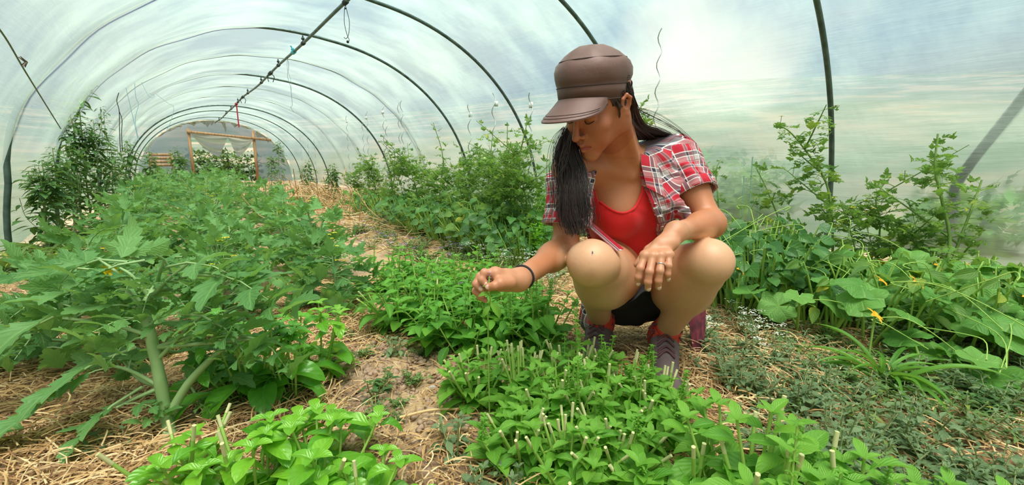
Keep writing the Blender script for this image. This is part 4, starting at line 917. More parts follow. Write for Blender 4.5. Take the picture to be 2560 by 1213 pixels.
# torn piece of white card on the straw at the left
b = np.array(gz(G(82, 760))); nn = 9; V = np.zeros((nn, 4, 3))
for i in range(nn):
    for j in range(4): u, v = i/(nn-1)-.5, j/3-.5; V[i, j] = (u*.27*CR[0]*1+v*.10*CF[0]+.02*math.sin(j*3), u*.27*CR[1]+v*.10*CF[1]+.008*math.sin(i*5), .02+.02*math.sin(i*1.7)+.01*v)
mb = MB(); mb.grid(V+b); V2 = V.copy(); V2[:, :, 2] -= .003; mb.grid((V2+b)[::-1]); tag(link('white_scrap', mb.mesh(), plain('white_card', srgb(228, 228, 226), .6)), 'torn white scrap lying on the straw at the left edge', 'scrap')
# long straws lying across the soil
for i, (p, q_, lab) in enumerate((((1000, 1062), (1150, 1040), 'long pale straw stalk lying across the bare soil'), ((2230, 920), (2290, 990), 'pale dry stick lying on straw at the right'), ((1960, 1010), (1900, 1000), 'short cut straw stalk at the bottom right'))):
    a, c = np.array(gz(G(*p), .02)), np.array(gz(G(*q_), .02)); mb = MB(); mb.tube(spline([a, (a+c)/2+[0, 0, .008], c], 8), .0035, 6, rnd=.8); tag(link('straw_stalk', mb.mesh(), M_STRAW), lab, 'straw stalk')
for i, (p, r, lab) in enumerate((((490, 1030), .03, 'pale stone beside the thick tomato stem'), ((1080, 970), .014, 'small stone on the bare soil patch, left'), ((1130, 1010), .012, 'small stone on the bare soil patch, right'), ((262, 1090), .018, 'brown stone on straw in the bottom left'))):
    mb = MB(); sphere(mb, (0, 0, r*.4), (r, r*.8, r*.6), 10); o = tag(link('stone', mb.mesh(), plain('stone', srgb(186, 172, 158), .9)), lab, 'stone', 'stones'); o.location = gz(G(*p))
# ---------------------------------------------------------------- soft-shape surfaces for the figure
def unit(v): v = np.asarray(v, float); return v/(np.linalg.norm(v)+1e-12)
class Prim:   # one tapered limb segment or ellipsoid
    def __init__(s, kind, a, b=None, ra=.05, rb=None, M=None, k=.02, sub=False, sq=None):
        s.kind = kind; s.a = np.asarray(a, float); s.b = None if b is None else np.asarray(b, float); s.ra = ra; s.rb = ra if rb is None else rb; s.M = M; s.k = k; s.sub = sub; s.sq = sq
        if kind == 'cone': r = max(s.ra, s.rb); s.lo = np.minimum(s.a, s.b)-r; s.hi = np.maximum(s.a, s.b)+r
        else: r = max(ra); s.lo = s.a-r; s.hi = s.a+r
    def ev(s, p):
        if s.kind == 'cone':
            ab = s.b-s.a; q = p-s.a.astype(np.float32)
            if s.sq is not None:   # flattened limb: squash along a direction
                n, f = s.sq; n = unit(n).astype(np.float32); q = q+(q@n)[..., None]*n*np.float32(f-1)
            h = np.clip((q@ab.astype(np.float32))/np.float32(ab@ab), 0, 1)
            return np.linalg.norm(q-h[..., None]*ab.astype(np.float32), axis=-1)-(s.ra+(s.rb-s.ra)*h).astype(np.float32)
        q = (p-s.a.astype(np.float32))
        if s.M is not None: q = q@np.asarray(s.M, np.float32)
        r = np.asarray(s.ra, np.float32); k0 = np.linalg.norm(q/r, axis=-1); k1 = np.linalg.norm(q/(r*r), axis=-1)
        return k0*(k0-1)/np.maximum(k1, 1e-6)
def smin(a, b, k):
    h = np.clip(.5+.5*(b-a)/k, 0, 1); return b+(a-b)*h-k*h*(1-h)
def smax(a, b, k): return -smin(-a, -b, k)
class Field:
    def __init__(s, lo, hi, res):
        s.lo = np.asarray(lo, float); s.res = res; s.n = np.ceil((np.asarray(hi)-s.lo)/res).astype(int)+1
        s.ax = [(s.lo[i]+np.arange(s.n[i])*res).astype(np.float32) for i in range(3)]
    def pts(s, sl): return np.stack(np.meshgrid(*[s.ax[i][sl[i]] for i in range(3)], indexing='ij'), -1)
    def group(s, prims, margin=.035):
        F = np.full(tuple(s.n), .2, np.float32)
        for p in prims:
            m = margin+p.k; i0 = np.clip(np.floor((p.lo-m-s.lo)/s.res).astype(int), 0, s.n); i1 = np.clip(np.ceil((p.hi+m-s.lo)/s.res).astype(int)+1, 0, s.n)
            if (i1 <= i0).any(): continue
            sl = tuple(slice(a, b) for a, b in zip(i0, i1)); d = p.ev(s.pts(sl))
            F[sl] = smax(F[sl], -d, p.k) if p.sub else smin(F[sl], d, p.k)
        return F
    def all(s): return s.pts((slice(None),)*3)
    def mesh(s, F):
        S = F < 0; n = s.n
        occ = np.zeros(tuple(n-1), np.int8)
        for a in (0, 1):
            for b in (0, 1):
                for c in (0, 1): occ += S[a:n[0]-1+a, b:n[1]-1+b, c:n[2]-1+c]
        act = (occ > 0) & (occ < 8); idx = -np.ones(tuple(n-1), np.int64); C_ = np.argwhere(act); idx[act] = np.arange(len(C_))
        acc = np.zeros((len(C_), 3)); cnt = np.zeros(len(C_)); corners = [(a, b, c) for a in (0, 1) for b in (0, 1) for c in (0, 1)]
        val = {c: F[C_[:, 0]+c[0], C_[:, 1]+c[1], C_[:, 2]+c[2]] for c in corners}
        for ca in corners:
            for ax in range(3):
                if ca[ax]: continue
                cb = list(ca); cb[ax] = 1; cb = tuple(cb); va, vb = val[ca], val[cb]; m = (va < 0) != (vb < 0)
                t_ = np.where(m, va/np.where(m, va-vb, 1), 0); o = np.array(ca, float)[None].repeat(len(C_), 0); o[:, ax] += t_; acc += o*m[:, None]; cnt += m
        V = s.lo+(C_+acc/np.maximum(cnt, 1)[:, None])*s.res
        fs = []
        for ax in range(3):
            sl0 = [slice(1, n[i]-1) for i in range(3)]; sl0[ax] = slice(0, n[ax]-1); sl1 = list(sl0); sl1[ax] = slice(1, n[ax])
            A, B = S[tuple(sl0)], S[tuple(sl1)]; e = np.argwhere(A != B); flip = A[A != B]
            e = e+[0 if i == ax else 1 for i in range(3)]; u, v = (ax+1) % 3, (ax+2) % 3
            def g(du, dv): q = e.copy(); q[:, u] -= du; q[:, v] -= dv; return idx[q[:, 0], q[:, 1], q[:, 2]]
            q = np.stack([g(1, 1), g(0, 1), g(0, 0), g(1, 0)], 1); q[~flip] = q[~flip][:, ::-1]; fs.append(q[(q >= 0).all(1)])
        return V, np.vstack(fs)
def sdf_mesh(chunks, name, attrs=None, uvfn=None):
    me = bpy.data.meshes.new(name); vs, fs, n = [], [], 0
    for V, Fc in chunks: vs.append(V); fs.append(Fc+n); n += len(V)
    V = np.vstack(vs); Fc = np.vstack(fs); use = np.unique(Fc); mp = -np.ones(len(V), int); mp[use] = np.arange(len(use)); V = V[use]; Fc = mp[Fc]
    for _ in range(1):     # light smoothing of the grid stair-steps
        a = np.zeros_like(V); c = np.zeros(len(V))
        for i in range(4): np.add.at(a, Fc[:, i], V[Fc[:, (i+1) % 4]]); np.add.at(c, Fc[:, i], 1)
        V = V*.5+.5*a/np.maximum(c, 1)[:, None]
    me.vertices.add(len(V)); me.vertices.foreach_set('co', V.astype(np.float32).ravel()); me.loops.add(Fc.size); me.loops.foreach_set('vertex_index', Fc.ravel().astype(np.int32))
    me.polygons.add(len(Fc)); me.polygons.foreach_set('loop_start', (np.arange(len(Fc))*4).astype(np.int32)); me.polygons.foreach_set('loop_total', np.full(len(Fc), 4, np.int32))
    if uvfn is not None:
        uvl = me.uv_layers.new(name='UVMap'); uvl.data.foreach_set('uv', uvfn(V)[Fc.ravel()].astype(np.float32).ravel())
    for k, fn in (attrs or {}).items():
        at = me.attributes.new(k, 'FLOAT_COLOR', 'POINT'); c = fn(V); at.data.foreach_set('color', np.c_[c, np.ones(len(V))].astype(np.float32).ravel())
    me.update(calc_edges=True); me.polygons.foreach_set('use_smooth', np.ones(len(Fc), bool)); return me, V, Fc
def cone(a, b, ra, rb=None, k=.02, **kw): return Prim('cone', a, b, ra, rb, k=k, **kw)
def ell(c, r, M=None, k=.02, **kw): return Prim('ell', c, None, r if hasattr(r, '__len__') else (r, r, r), None, M, k, **kw)
# ---------------------------------------------------------------- the crouching woman
# joints
J = dict(pelvis=P(1596, 728, 1.50), waist=P(1585, 630, 1.43), low=P(1576, 560, 1.38), chest=P(1566, 490, 1.33), nb=P(1563, 412, 1.27), shL=P(1690, 396, 1.33), shR=P(1430, 428, 1.24),
         hipL=P(1662, 722, 1.47), hipR=P(1548, 706, 1.49), knL=P(1772, 655, 1.13), knR=P(1479, 658, 1.10), anL=P(1660, 835, 1.40), anR=P(1500, 800, 1.46),
         elL=P(1776, 560, 1.23), wrL=P(1690, 580, 1.03), elR=P(1412, 622, 1.23), wrR=P(1296, 700, .97))
Hc = P(1500, 264, 1.11)
_cv = lambda r_, u_, t_: unit(CR*r_+CU*u_-CF*t_)
_f = _cv(-.67, -.62, .42); _u = _cv(-.35, .75, .56); _u = unit(_u-_f*(_u@_f)); HM = np.stack([np.cross(_f, _u), _f, _u], 1)      # columns: her right, face direction, up
def hl(x, y, z): return Hc+HM@np.array([x, y, z])
tup = unit(J['nb']-J['pelvis']); tL = J['shL']-J['shR']; tL = unit(tL-tup*(tL@tup)); tF = np.cross(tL, tup)
if tF@CF > 0: tF = -tF
TM = np.stack([tL, tF, tup], 1); T0 = J['pelvis']
def tl(u, v, w=0.): return T0+tL*u+tup*v+tF*w      # u to her left, v up the spine, w to the front
TLEN = np.linalg.norm(J['nb']-J['pelvis'])
torso = [ell(J['pelvis']-tF*.01, (.155, .105, .11), TM, k=.04), ell(J['waist'], (.115, .085, .11), TM, k=.05), ell(J['low'], (.128, .09, .11), TM, k=.05), ell(J['chest'], (.142, .098, .12), TM, k=.05),
         cone(J['shR'], J['shL'], .046, .046, k=.05), cone(J['nb']-tup*.01, J['shL']+tup*.01, .04, .036, k=.04), cone(J['nb']-tup*.01, J['shR']+tup*.01, .04, .036, k=.04),
         ell(J['chest']+tL*.062+tF*.062-tup*.02, (.058, .05, .056), TM, k=.035), ell(J['chest']-tL*.062+tF*.062-tup*.02, (.058, .05, .056), TM, k=.035)]
neckend = hl(0, -.028, -.035)
neck = [cone(J['nb']-tup*.015, neckend, .053, .051, k=.03)]
# sternomastoid cords and collar bones
cl0 = J['nb']+tF*.052-tup*.012
neck += [cone(cl0+tL*.012, hl(-.058, -.012, -.03), .010, .012, k=.02), cone(cl0-tL*.012, hl(.058, -.012, -.03), .010, .012, k=.02),
         cone(cl0+tL*.014, J['shL']+tF*.02+tup*.03, .009, .009, k=.02), cone(cl0-tL*.014, J['shR']+tF*.02+tup*.03, .009, .009, k=.02)]
def E(x, y, z, r, k=.012, **kw): return ell(hl(x, y, z), r, HM, k=k, **kw)
def Cn(a, b, ra, rb=None, k=.01, **kw): return cone(hl(*a), hl(*b), ra, rb, k=k, **kw)
head = [E(0, -.012, .042, (.072, .092, .083), .02), E(0, .030, -.018, (.055, .062, .070), .03), E(0, .084, -.092, (.017, .015, .014), .02)]
for s in (-1, 1):
    head += [Cn((s*.046, .0, -.045), (s*.009, .077, -.090), .017, .014, .025), Cn((s*.056, -.005, -.005), (s*.047, .0, -.046), .018, .016, .025), E(s*.038, .062, -.018, (.024, .022, .020), .022), E(s*.027, .066, -.048, (.022, .02, .028), .02)]
head += [Cn((-.034, .079, .030), (.034, .079, .030), .012, None, .014), E(0, .070, .050, (.045, .018, .03), .02)]
for s in (-1, 1): head += [E(s*.031, .098, .011, (.0165, .0145, .0115), .009, sub=True), E(s*.031, .0775, .009, (.0145, .0125, .0125), .004), Cn((s*.017, .0905, .018), (s*.045, .080, .018), .0042, None, .006)]
head += [Cn((0, .088, .020), (0, .111, -.022), .0066, .0080, .010), E(0, .1150, -.0290, (.0090, .0100, .0085), .007), E(-.0115, .101, -.032, (.0055, .008, .0055), .006), E(.0115, .101, -.032, (.0055, .008, .0055), .006),
         E(0, .083, -.058, (.026, .018, .024), .015), Cn((-.021, .086, -.061), (0, .1015, -.0575), .0040, .0054, .004), Cn((.021, .086, -.061), (0, .1015, -.0575), .0040, .0054, .004),
         Cn((-.018, .087, -.069), (0, .0995, -.0705), .0046, .0068, .004), Cn((.018, .087, -.069), (0, .0995, -.0705), .0046, .0068, .004), Cn((-.020, .0935, -.0640), (0, .1060, -.0635), .0016, None, .002, sub=True), Cn((.020, .0935, -.0640), (0, .1060, -.0635), .0016, None, .002, sub=True), Cn((0, .100, -.044), (0, .101, -.050), .002, None, .004, sub=True)]
for s in (-1, 1):   # ears
    e = lambda y, z, x=.071: (s*x, y, z)
    ring = [e(-.006, -.022, .068), e(-.016, -.004, .077), e(-.018, .012, .082), (s*.081, -.008, .024), (s*.076, .004, .018), (s*.072, .006, .006)]
    for a, b in zip(ring[:-1], ring[1:]): head.append(Cn(a, b, .0042, None, .003))
    head += [E(s*.072, -.007, -.002, (.005, .012, .02), .006), Cn((s*.069, .0, -.022), (s*.070, -.006, -.026), .0062, None, .006), E(s*.079, -.004, .002, (.0055, .0075, .011), .003, sub=True)]
def arm(sh, el, wr, ra=.046):
    m = sh*.55+el*.45; f = el*.72+wr*.28
    return [cone(sh, el, ra, .036, k=.02), ell(sh, .052, k=.04), ell(m, (.043, .043, .06), frame(el-sh)[:, [0, 2, 1]], k=.03), cone(el, wr, .034, .0235, k=.018), ell(f, (.037, .037, .060), frame(wr-el)[:, [0, 2, 1]], k=.03), ell(el, .037, k=.02)]
armL = arm(J['shL'], J['elL'], J['wrL']); armR = arm(J['shR'], J['elR'], J['wrR'], .044)
def leg(h, kn, an, side):
    sh = unit(an-kn); th = unit(kn-h); back = unit(th*-1+sh*.0-sh*((-th)@sh)); L = np.linalg.norm(an-kn)
    out = np.cross(th, sh); cf = kn+sh*L*.34+back*.022
    Mk = frame(sh, back)[:, [0, 2, 1]]
    lat = unit(np.cross(th, sh))
    return [cone(h, kn, .092, .058, k=.03), ell(h*.50+kn*.50, (.090, .090, .13), frame(th)[:, [0, 2, 1]], k=.04), ell(h*.22+kn*.78-th*.0+sh*.005, (.070, .066, .075), frame(th)[:, [0, 2, 1]], k=.03), ell(kn, (.056, .056, .056), Mk, k=.02), ell(kn+th*.022+sh*.016-back*.0, (.034, .034, .040), Mk, k=.028),
            ell((kn*.62+h*.38 if side < 0 else kn*.48+h*.52)-np.array([0, 0, .035 if side < 0 else .040]), (.078, .078, .105) if side < 0 else (.086, .082, .115), frame(th)[:, [0, 2, 1]], k=.02),
            ell(kn+lat*.038-back*-.01-th*.012, (.026, .030, .036), Mk, k=.02), ell(kn-lat*.038-th*.012, (.026, .030, .036), Mk, k=.02)], \
           [cone(kn+sh*.015, an, .054, .036, k=.03), ell(cf, (.064 if side > 0 else .070, .060, .105), Mk, k=.03), ell(kn+th*.016+sh*.055, (.020, .016, .022), Mk, k=.02), cone(kn+th*.012+sh*.06, kn+sh*L*.85+th*.006, .020, .014, k=.025), ell(an, (.037, .037, .037), k=.02), ell(an+lat*.026, .014, k=.012), ell(an-lat*.026, .014, k=.012)], sh, back
legLt, legLs, shL_, bkL = leg(J['hipL'], J['knL'], J['anL'], 1); legRt, legRs, shR_, bkR = leg(J['hipR'], J['knR'], J['anR'], -1)
# hands: palm slab and five jointed fingers
def fingers(ch):
    out = []
    for pts, rad in ch:
        for i in range(len(pts)-1):
            out.append(cone(pts[i], pts[i+1], rad*(1.04-.07*i), rad*(.98-.08*i), k=.003))
            if i: out.append(ell(pts[i], rad*(1.0-.08*i), k=.004))
    return out
q = lambda px, py, d: P(px, py, d)
wl = J['wrL']
kL = [q(1612, 640, .985), q(1632, 640, .975), q(1653, 639, .972), q(1672, 637, .980)]
fL = [([kL[0], q(1601, 671, .972), q(1596, 693, .975), q(1594, 708, .984)], .0086), ([kL[1], q(1624, 679, .958), q(1620, 705, .962), q(1620, 721, .972)], .0088), ([kL[2], q(1650, 677, .955), q(1646, 702, .960), q(1646, 718, .970)], .0085), ([kL[3], q(1671, 664, .964), q(1669, 685, .967), q(1669, 697, .976)], .0076)]
tLh = [q(1662, 598, 1.015), q(1622, 625, 1.02), q(1605, 646, 1.015), q(1592, 662, 1.01)]
handL = [cone(wl, (kL[0]+kL[1])/2, .0215, .012, k=.015, sq=(CF, 1.25)), cone(wl, (kL[2]+kL[3])/2, .0215, .012, k=.015, sq=(CF, 1.25)), cone(kL[0], kL[3], .0115, .0105, k=.012), cone(wl+(kL[0]-wl)*.5, wl+(kL[3]-wl)*.5, .014, .014, k=.012)] + [ell(k_+CF*-.002, .0092, k=.010) for k_ in kL]
fingL = fingers(fL)+[cone(tLh[0], tLh[1], .0135, .0115, k=.006), cone(tLh[1], tLh[2], .0105, .0092, k=.003), cone(tLh[2], tLh[3], .0092, .0075, k=.003)]
wr = J['wrR']
kR = [q(1238, 684, .925), q(1232, 692, .944), q(1231, 704, .960), q(1236, 717, .974)]
fR = [([kR[0], q(1211, 682, .915), q(1204, 699, .912), q(1217, 712, .912)], .0086), ([kR[1], q(1200, 692, .935), q(1190, 710, .930), q(1205, 724, .924)], .0088), ([kR[2], q(1197, 708, .952), q(1189, 728, .947), q(1205, 740, .942)], .0084), ([kR[3], q(1205, 726, .968), q(1199, 742, .962), q(1213, 751, .958)], .0074)]
tR = [q(1275, 706, .925), q(1250, 709, .908), q(1236, 715, .902), q(1222, 717, .905)]
handR = [cone(wr, kR[0], .0215, .0125, k=.015), cone(wr, kR[3], .0215, .0125, k=.015), cone(kR[0], kR[3], .0125, .0115, k=.012), cone(wr*.5+kR[0]*.5, wr*.5+kR[3]*.5, .015, .015, k=.012), cone(wr, tR[1], .018, .013, k=.012)]
fingR = fingers(fR)+[cone(tR[0], tR[1], .0145, .012, k=.008), cone(tR[1], tR[2], .0112, .0095, k=.003), cone(tR[2], tR[3], .0095, .0078, k=.003)]

def body_field(lo, hi, res, which=None):
    fd = Field(lo, hi, res); F = None
    for prims, k in ((torso+neck+head, .0), (legLt, .03), (legLs, .008), (legRt, .03), (legRs, .008), (armL+handL, .005), (fingL, .004), (armR+handR, .005), (fingR, .004)):
        g = fd.group(prims); F = g if F is None else (smin(F, g, k) if k else np.minimum(F, g))
    return fd, F
def chunk(lo, hi, res, holes=()):
    fd, F = body_field(lo, hi, res); V, Fc = fd.mesh(F)
    for (a, b) in holes:
        c = V[Fc].mean(1); ins = ((c > np.asarray(a)+.006) & (c < np.asarray(b)-.006)).all(1); Fc = Fc[~ins]
    return V, Fc
allp = torso+neck+head+armL+armR+legLt+legLs+legRt+legRs+handL+handR
LO = np.min([p.lo for p in allp], 0)-.03; HI = np.max([p.hi for p in allp], 0)+.03
hb = (Hc-np.array([.125, .125, .135]), Hc+np.array([.125, .125, .12]))
def bx(pts, m): pts = np.array(pts); return pts.min(0)-m, pts.max(0)+m
lb_ = bx([p for c, _ in fL for p in c]+[wl]+tLh, .022); rb_ = bx([p for c, _ in fR for p in c]+[wr]+tR, .022)
chs = [chunk(LO, HI, .0038, (hb, lb_, rb_)), chunk(*hb, .0017), chunk(*lb_, .0016), chunk(*rb_, .0016)]
def seg_d(V, a, b): ab = b-a; h = np.clip((V-a)@ab/(ab@ab), 0, 1); return np.linalg.norm(V-a-h[:, None]*ab, axis=1)
def skin_col(V):
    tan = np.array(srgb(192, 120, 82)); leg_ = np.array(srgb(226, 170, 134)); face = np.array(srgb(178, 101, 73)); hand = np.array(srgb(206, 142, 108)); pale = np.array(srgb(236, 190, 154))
    c = np.tile(tan, (len(V), 1)); sm = lambda d, a, b: np.clip((b-d)/(b-a), 0, 1)[:, None]
    def mixin(w, col):
        nonlocal c
        c = c*(1-w)+col*w
    dl_ = np.minimum(np.minimum(seg_d(V, J['hipL'], J['knL']), seg_d(V, J['knL'], J['anL'])), np.minimum(seg_d(V, J['hipR'], J['knR']), seg_d(V, J['knR'], J['anR'])))
    mixin(sm(dl_, .075, .095), leg_)
    for kn in ('knL', 'knR'): mixin(sm(np.linalg.norm(V-J[kn], axis=1), .05, .085)*.45, pale)
    dh = np.minimum(seg_d(V, wl, (kL[1]+kL[2])/2), seg_d(V, wr, kR[1])); mixin(sm(dh, .035, .07), hand)
    df = np.min([np.linalg.norm(V-p, axis=1) for ch in (fL, fR) for pts, _ in ch for p in pts[1:]], 0); mixin(sm(df, .010, .02)*.6, np.array(srgb(214, 146, 118)))
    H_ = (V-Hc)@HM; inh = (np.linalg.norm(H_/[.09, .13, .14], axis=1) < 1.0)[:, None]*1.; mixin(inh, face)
    lip = np.minimum(np.abs(np.linalg.norm((H_-[0, .094, -.0625])/[.0215, .014, .0105], axis=1)), 9); mixin(sm(lip, .9, 1.08)*.9, np.array(srgb(160, 58, 58)))
    ck = np.min([np.linalg.norm(H_-[s*.045, .07, -.03], axis=1) for s in (-1, 1)], 0); mixin(sm(ck, .01, .035)*.25, np.array(srgb(190, 100, 80)))
    return c
_sc = skin_col
def skin_col(V):
    c = _sc(V); kp = P(1480, 690, 1.04); w = np.clip(1-np.linalg.norm((V-kp)@np.stack([CR, CU, CF*.25], 1), axis=1)/.022, 0, 1)[:, None]; c = c*(1-.35*w)+np.array(srgb(190, 112, 84))*.35*w
    return c
def skin_mat(t):
    at = t.add('ShaderNodeAttribute', dict(attribute_name='col')).outputs['Color']; tc = t.add('ShaderNodeTexCoord').outputs['Object']
    n = t.noise(tc, 90., 4., .6); n2 = t.noise(tc, 14., 3.)
    c = t.mix(t.math('MULTIPLY', n, .22), at, srgb(150, 84, 60)); c = t.mix(t.math('MULTIPLY', n2, .12), c, srgb(235, 190, 150))
    return pbr(t, c, .48, Normal=bump(t, t.noise(tc, 420., 3., .6), .12, .002), Subsurface_Weight=.12, Subsurface_Radius=(.02, .007, .004), Subsurface_Scale=.5, Specular_IOR_Level=.45)
SKIN = mat('skin', skin_mat)
W = empty('person', tuple(np.array([1.0, .9, 0.]))); W.location = (0, 0, 0)
tag(W, 'person crouching in brown cap, plaid shirt and red top, reaching to a sprig', 'person')
def wpart(name, me, m, label=None, smooth=True, parent=None):
    o = part(name, me, m, parent or W, smooth)
    if label: o['label'] = label
    return o
me, BV, BF = sdf_mesh(chs, 'body', dict(col=skin_col)); wpart('body', me, SKIN)
# nails, ring, hair band
NAIL = plain('nail', srgb(226, 184, 166), .3, .05)
for ch, up in ((fL, -CF), (fR[:2], None)):
    for pts, r in ch:
        d = unit(pts[-1]-pts[-2]); n = unit(-CF-d*(-CF@d)); x = np.cross(d, n); mb = MB(); sphere(mb, (0, 0, 0), (.0050, .0062, .0022), 10); mb.v = [np.asarray(v)@np.stack([x, d, n]) + pts[-1]+n*r*.66-d*.0015 for v in mb.v]
        wpart('fingernail', mb.mesh(), NAIL)
d = unit(tR[3]-tR[2]); n = unit(-CF-d*(-CF@d)); mb = MB(); sphere(mb, (0, 0, 0), (.0055, .007, .0018), 8); mb.v = [np.asarray(v)@np.stack([np.cross(d, n), d, n])+tR[3]+n*.0062 for v in mb.v]; wpart('fingernail', mb.mesh(), NAIL)
def ring_mesh(c, ax, R0, r, n=28, sq=1.):
    M = frame(ax); a = np.linspace(0, 2*PI, n+1); pts = c+np.cos(a)[:, None]*R0*M[:, 0]+np.sin(a)[:, None]*R0*sq*M[:, 2]; mb = MB(); mb.tube(pts, r, 8, cap=False); return mb.mesh()
a_, b_ = fL[2][0][0], fL[2][0][1]; wpart('ring', ring_mesh(a_+(b_-a_)*.62, b_-a_, .0086, .0013), mat('silver', lambda t: pbr(t, srgb(190, 195, 205), .2, Metallic=1.)), 'silver ring')
wpart('hair_tie', ring_mesh(J['wrR']*.92+J['elR']*.08, J['wrR']-J['elR'], .0265, .0026), plain('black_elastic', srgb(24, 22, 24), .8), 'black elastic band round her wrist')
# eyes: lash lines and brows
HAIRM = mat('dark_hair', lambda t: pbr(t, t.mix(t.add('ShaderNodeAttribute', dict(attribute_name='rnd')).outputs['Fac'], srgb(20, 13, 12), srgb(72, 46, 38)), .38, Specular_IOR_Level=.5))
for s in (-1, 1):
    mb = MB(); mb.tube(spline([hl(s*.018, .0875, .005), hl(s*.025, .0915, .0005), hl(s*.034, .0905, -.0005), hl(s*.044, .083, .003)], 12), [.0008]+[.0013]*10+[.0006], 5); wpart('eyelashes', mb.mesh(), HAIRM)
    mb = MB()
    for k in range(26):
        u = k/25; o = hl(s*(.014+.036*u), .0935-.016*u**1.6, .028+.006*math.sin(u*2.6)); mb.tube([o, o+HM@np.array([s*.006, -.001, .002+.002*(1-u)])], [.0009, .0003], 3)
    wpart('eyebrow', mb.mesh(), HAIRM)

# ---------------------------------------------------------------- clothes
def cloth_noise(p, a=1.):
    x, y, z = p[..., 0], p[..., 1], p[..., 2]
    return a*(.0022*np.sin(x*60+z*35+2*np.sin(y*25))+.0018*np.sin(y*85-z*50+2*np.sin(x*40))+.0014*np.sin((x+y+z)*120+np.sin(z*60)*2))
def loc(p): q = (p-T0.astype(np.float32))@TM.astype(np.float32); return q[..., 0], q[..., 2], q[..., 1]      # u, v, w
def fd_eval(prims, pp):
    f = np.full(len(pp), .2, np.float32)
    for pr_ in prims: f = smin(f, pr_.ev(pp), pr_.k)
    return f
def curve_lim(v, vs, us): return np.interp(v, vs, us).astype(np.float32)
tuv = lambda px, py, d: (lambda a: (float(a[0]), float(a[2])))((P(px, py, d)-T0)@TM)
lo = np.min([p.lo for p in torso], 0)-.06; hi = np.max([p.hi for p in torso], 0)+.06
# red vest top
fd = Field(lo, hi, .0034); Ft = fd.group(torso, .05); p = fd.all(); u, v, w_ = loc(p)
nk = [tuv(*a) for a in ((1484, 440, 1.22), (1492, 488, 1.22), (1520, 520, 1.22), (1556, 532, 1.22), (1590, 518, 1.22), (1608, 480, 1.22), (1614, 440, 1.22))]
nu_, nv_ = [a[0] for a in nk], [a[1] for a in nk]
nks = spline(np.array(nk), 60); nu2, nv2 = nks[:, 0], nks[:, 1]; neckline = np.interp(u, nu2, nv2, left=nv_[0], right=nv_[-1]); inneck = ((u > nu_[0]) & (u < nu_[-1]))
cut = np.where(inneck & (w_ > -.02), v-neckline, -.05).astype(np.float32)
F = smax(Ft-.005-.4*cloth_noise(p), cut, .004); F = np.maximum(F, np.where(v > nv_[0]-.03, np.abs(np.abs(u)-.085)-.026, -.05).astype(np.float32)); F = np.maximum(F, (v-TLEN+.03).astype(np.float32)); F = np.maximum(F, -v-.02)
REDM = mat('red_jersey', lambda t: pbr(t, t.mix(t.noise(t.add('ShaderNodeTexCoord').outputs['Object'], 9., 3.), srgb(208, 12, 20), srgb(236, 24, 30)), .75, Sheen_Weight=.2, Normal=bump(t, t.noise(t.add('ShaderNodeTexCoord').outputs['Object'], 40., 3.), .3, .004)))
me, _, _ = sdf_mesh([fd.mesh(F)], 'vest'); wpart('tank_top', me, REDM, 'red tank top')
# neckline binding
mb = MB(); Vb = []
for a in np.linspace(0, 1, 40):
    uu = nu_[0]+(nu_[-1]-nu_[0])*a; vv = float(np.interp(uu, nu2, nv2)); ww = np.linspace(.2, -.05, 120); pp = (T0+tL*uu+tup*vv+tF*ww[:, None]).astype(np.float32)
    dd = fd_eval(torso, pp); k_ = np.argmax(dd < .004); Vb.append(pp[k_]+tF*.0025)
mb.tube(spline(np.array(Vb)[::3], 60), .0035, 6); wpart('neck_binding', mb.mesh(), REDM)
# plaid shirt
shirt = [Prim(p_.kind, p_.a, p_.b, p_.ra, p_.rb, p_.M, p_.k) for p_ in torso]
cufL = J['shL']+(J['elL']-J['shL'])*.58; cufR = J['shR']+(J['elR']-J['shR'])*.70
slv = [cone(J['shL']-tup*.005, cufL+(J['elL']-J['shL'])*.2, .047, .055, k=.03), cone(J['shR']-tup*.005, cufR+(J['elR']-J['shR'])*.15, .050, .058, k=.03)]
tail = [cone(tl(-.13, .05, .0), tl(-.175, -.02, .02), .05, .045, k=.05), cone(tl(.12, .06, .0), tl(.14, .0, -.02), .05, .04, k=.05)]
lo = np.min([p.lo for p in shirt+slv+tail], 0)-.05; hi = np.max([p.hi for p in shirt+slv+tail], 0)+.05
fd = Field(lo, hi, .0034); p = fd.all(); u, v, w_ = loc(p)
F = fd.group(shirt+slv+tail, .05)-.014-cloth_noise(p, 1.3)
opL = [tuv(*a) for a in ((1592, 345, 1.22), (1598, 410, 1.2), (1624, 470, 1.19), (1650, 530, 1.2), (1672, 575, 1.22), (1690, 640, 1.25))]
opR = [tuv(*a) for a in ((1530, 350, 1.2), (1500, 430, 1.18), (1492, 480, 1.18), (1496, 540, 1.2), (1512, 590, 1.2), (1500, 640, 1.2))]
def lim(op): a = sorted(op, key=lambda q_: q_[1]); return [x[1] for x in a], [x[0] for x in a]
vl, ul = lim(opL); vr, ur = lim(opR)
UL = np.interp(v, vl, ul).astype(np.float32); UR = np.interp(v, vr, ur).astype(np.float32)
opening = np.where(w_ > -.03, np.minimum(UL-u, u-UR), -.05).astype(np.float32)    # positive inside the opening
F = smax(F, opening, .004)
top = TLEN+.035+.25*np.abs(u)*0; F = np.maximum(F, (v-top).astype(np.float32))
neckhole = cone(J['nb']-tup*.02+tF*.01, neckend, .056, .056).ev(p); F = smax(F, -neckhole, .006)
F = np.maximum(F, np.where(np.abs(u) < .22, -v-.03, -.05).astype(np.float32))
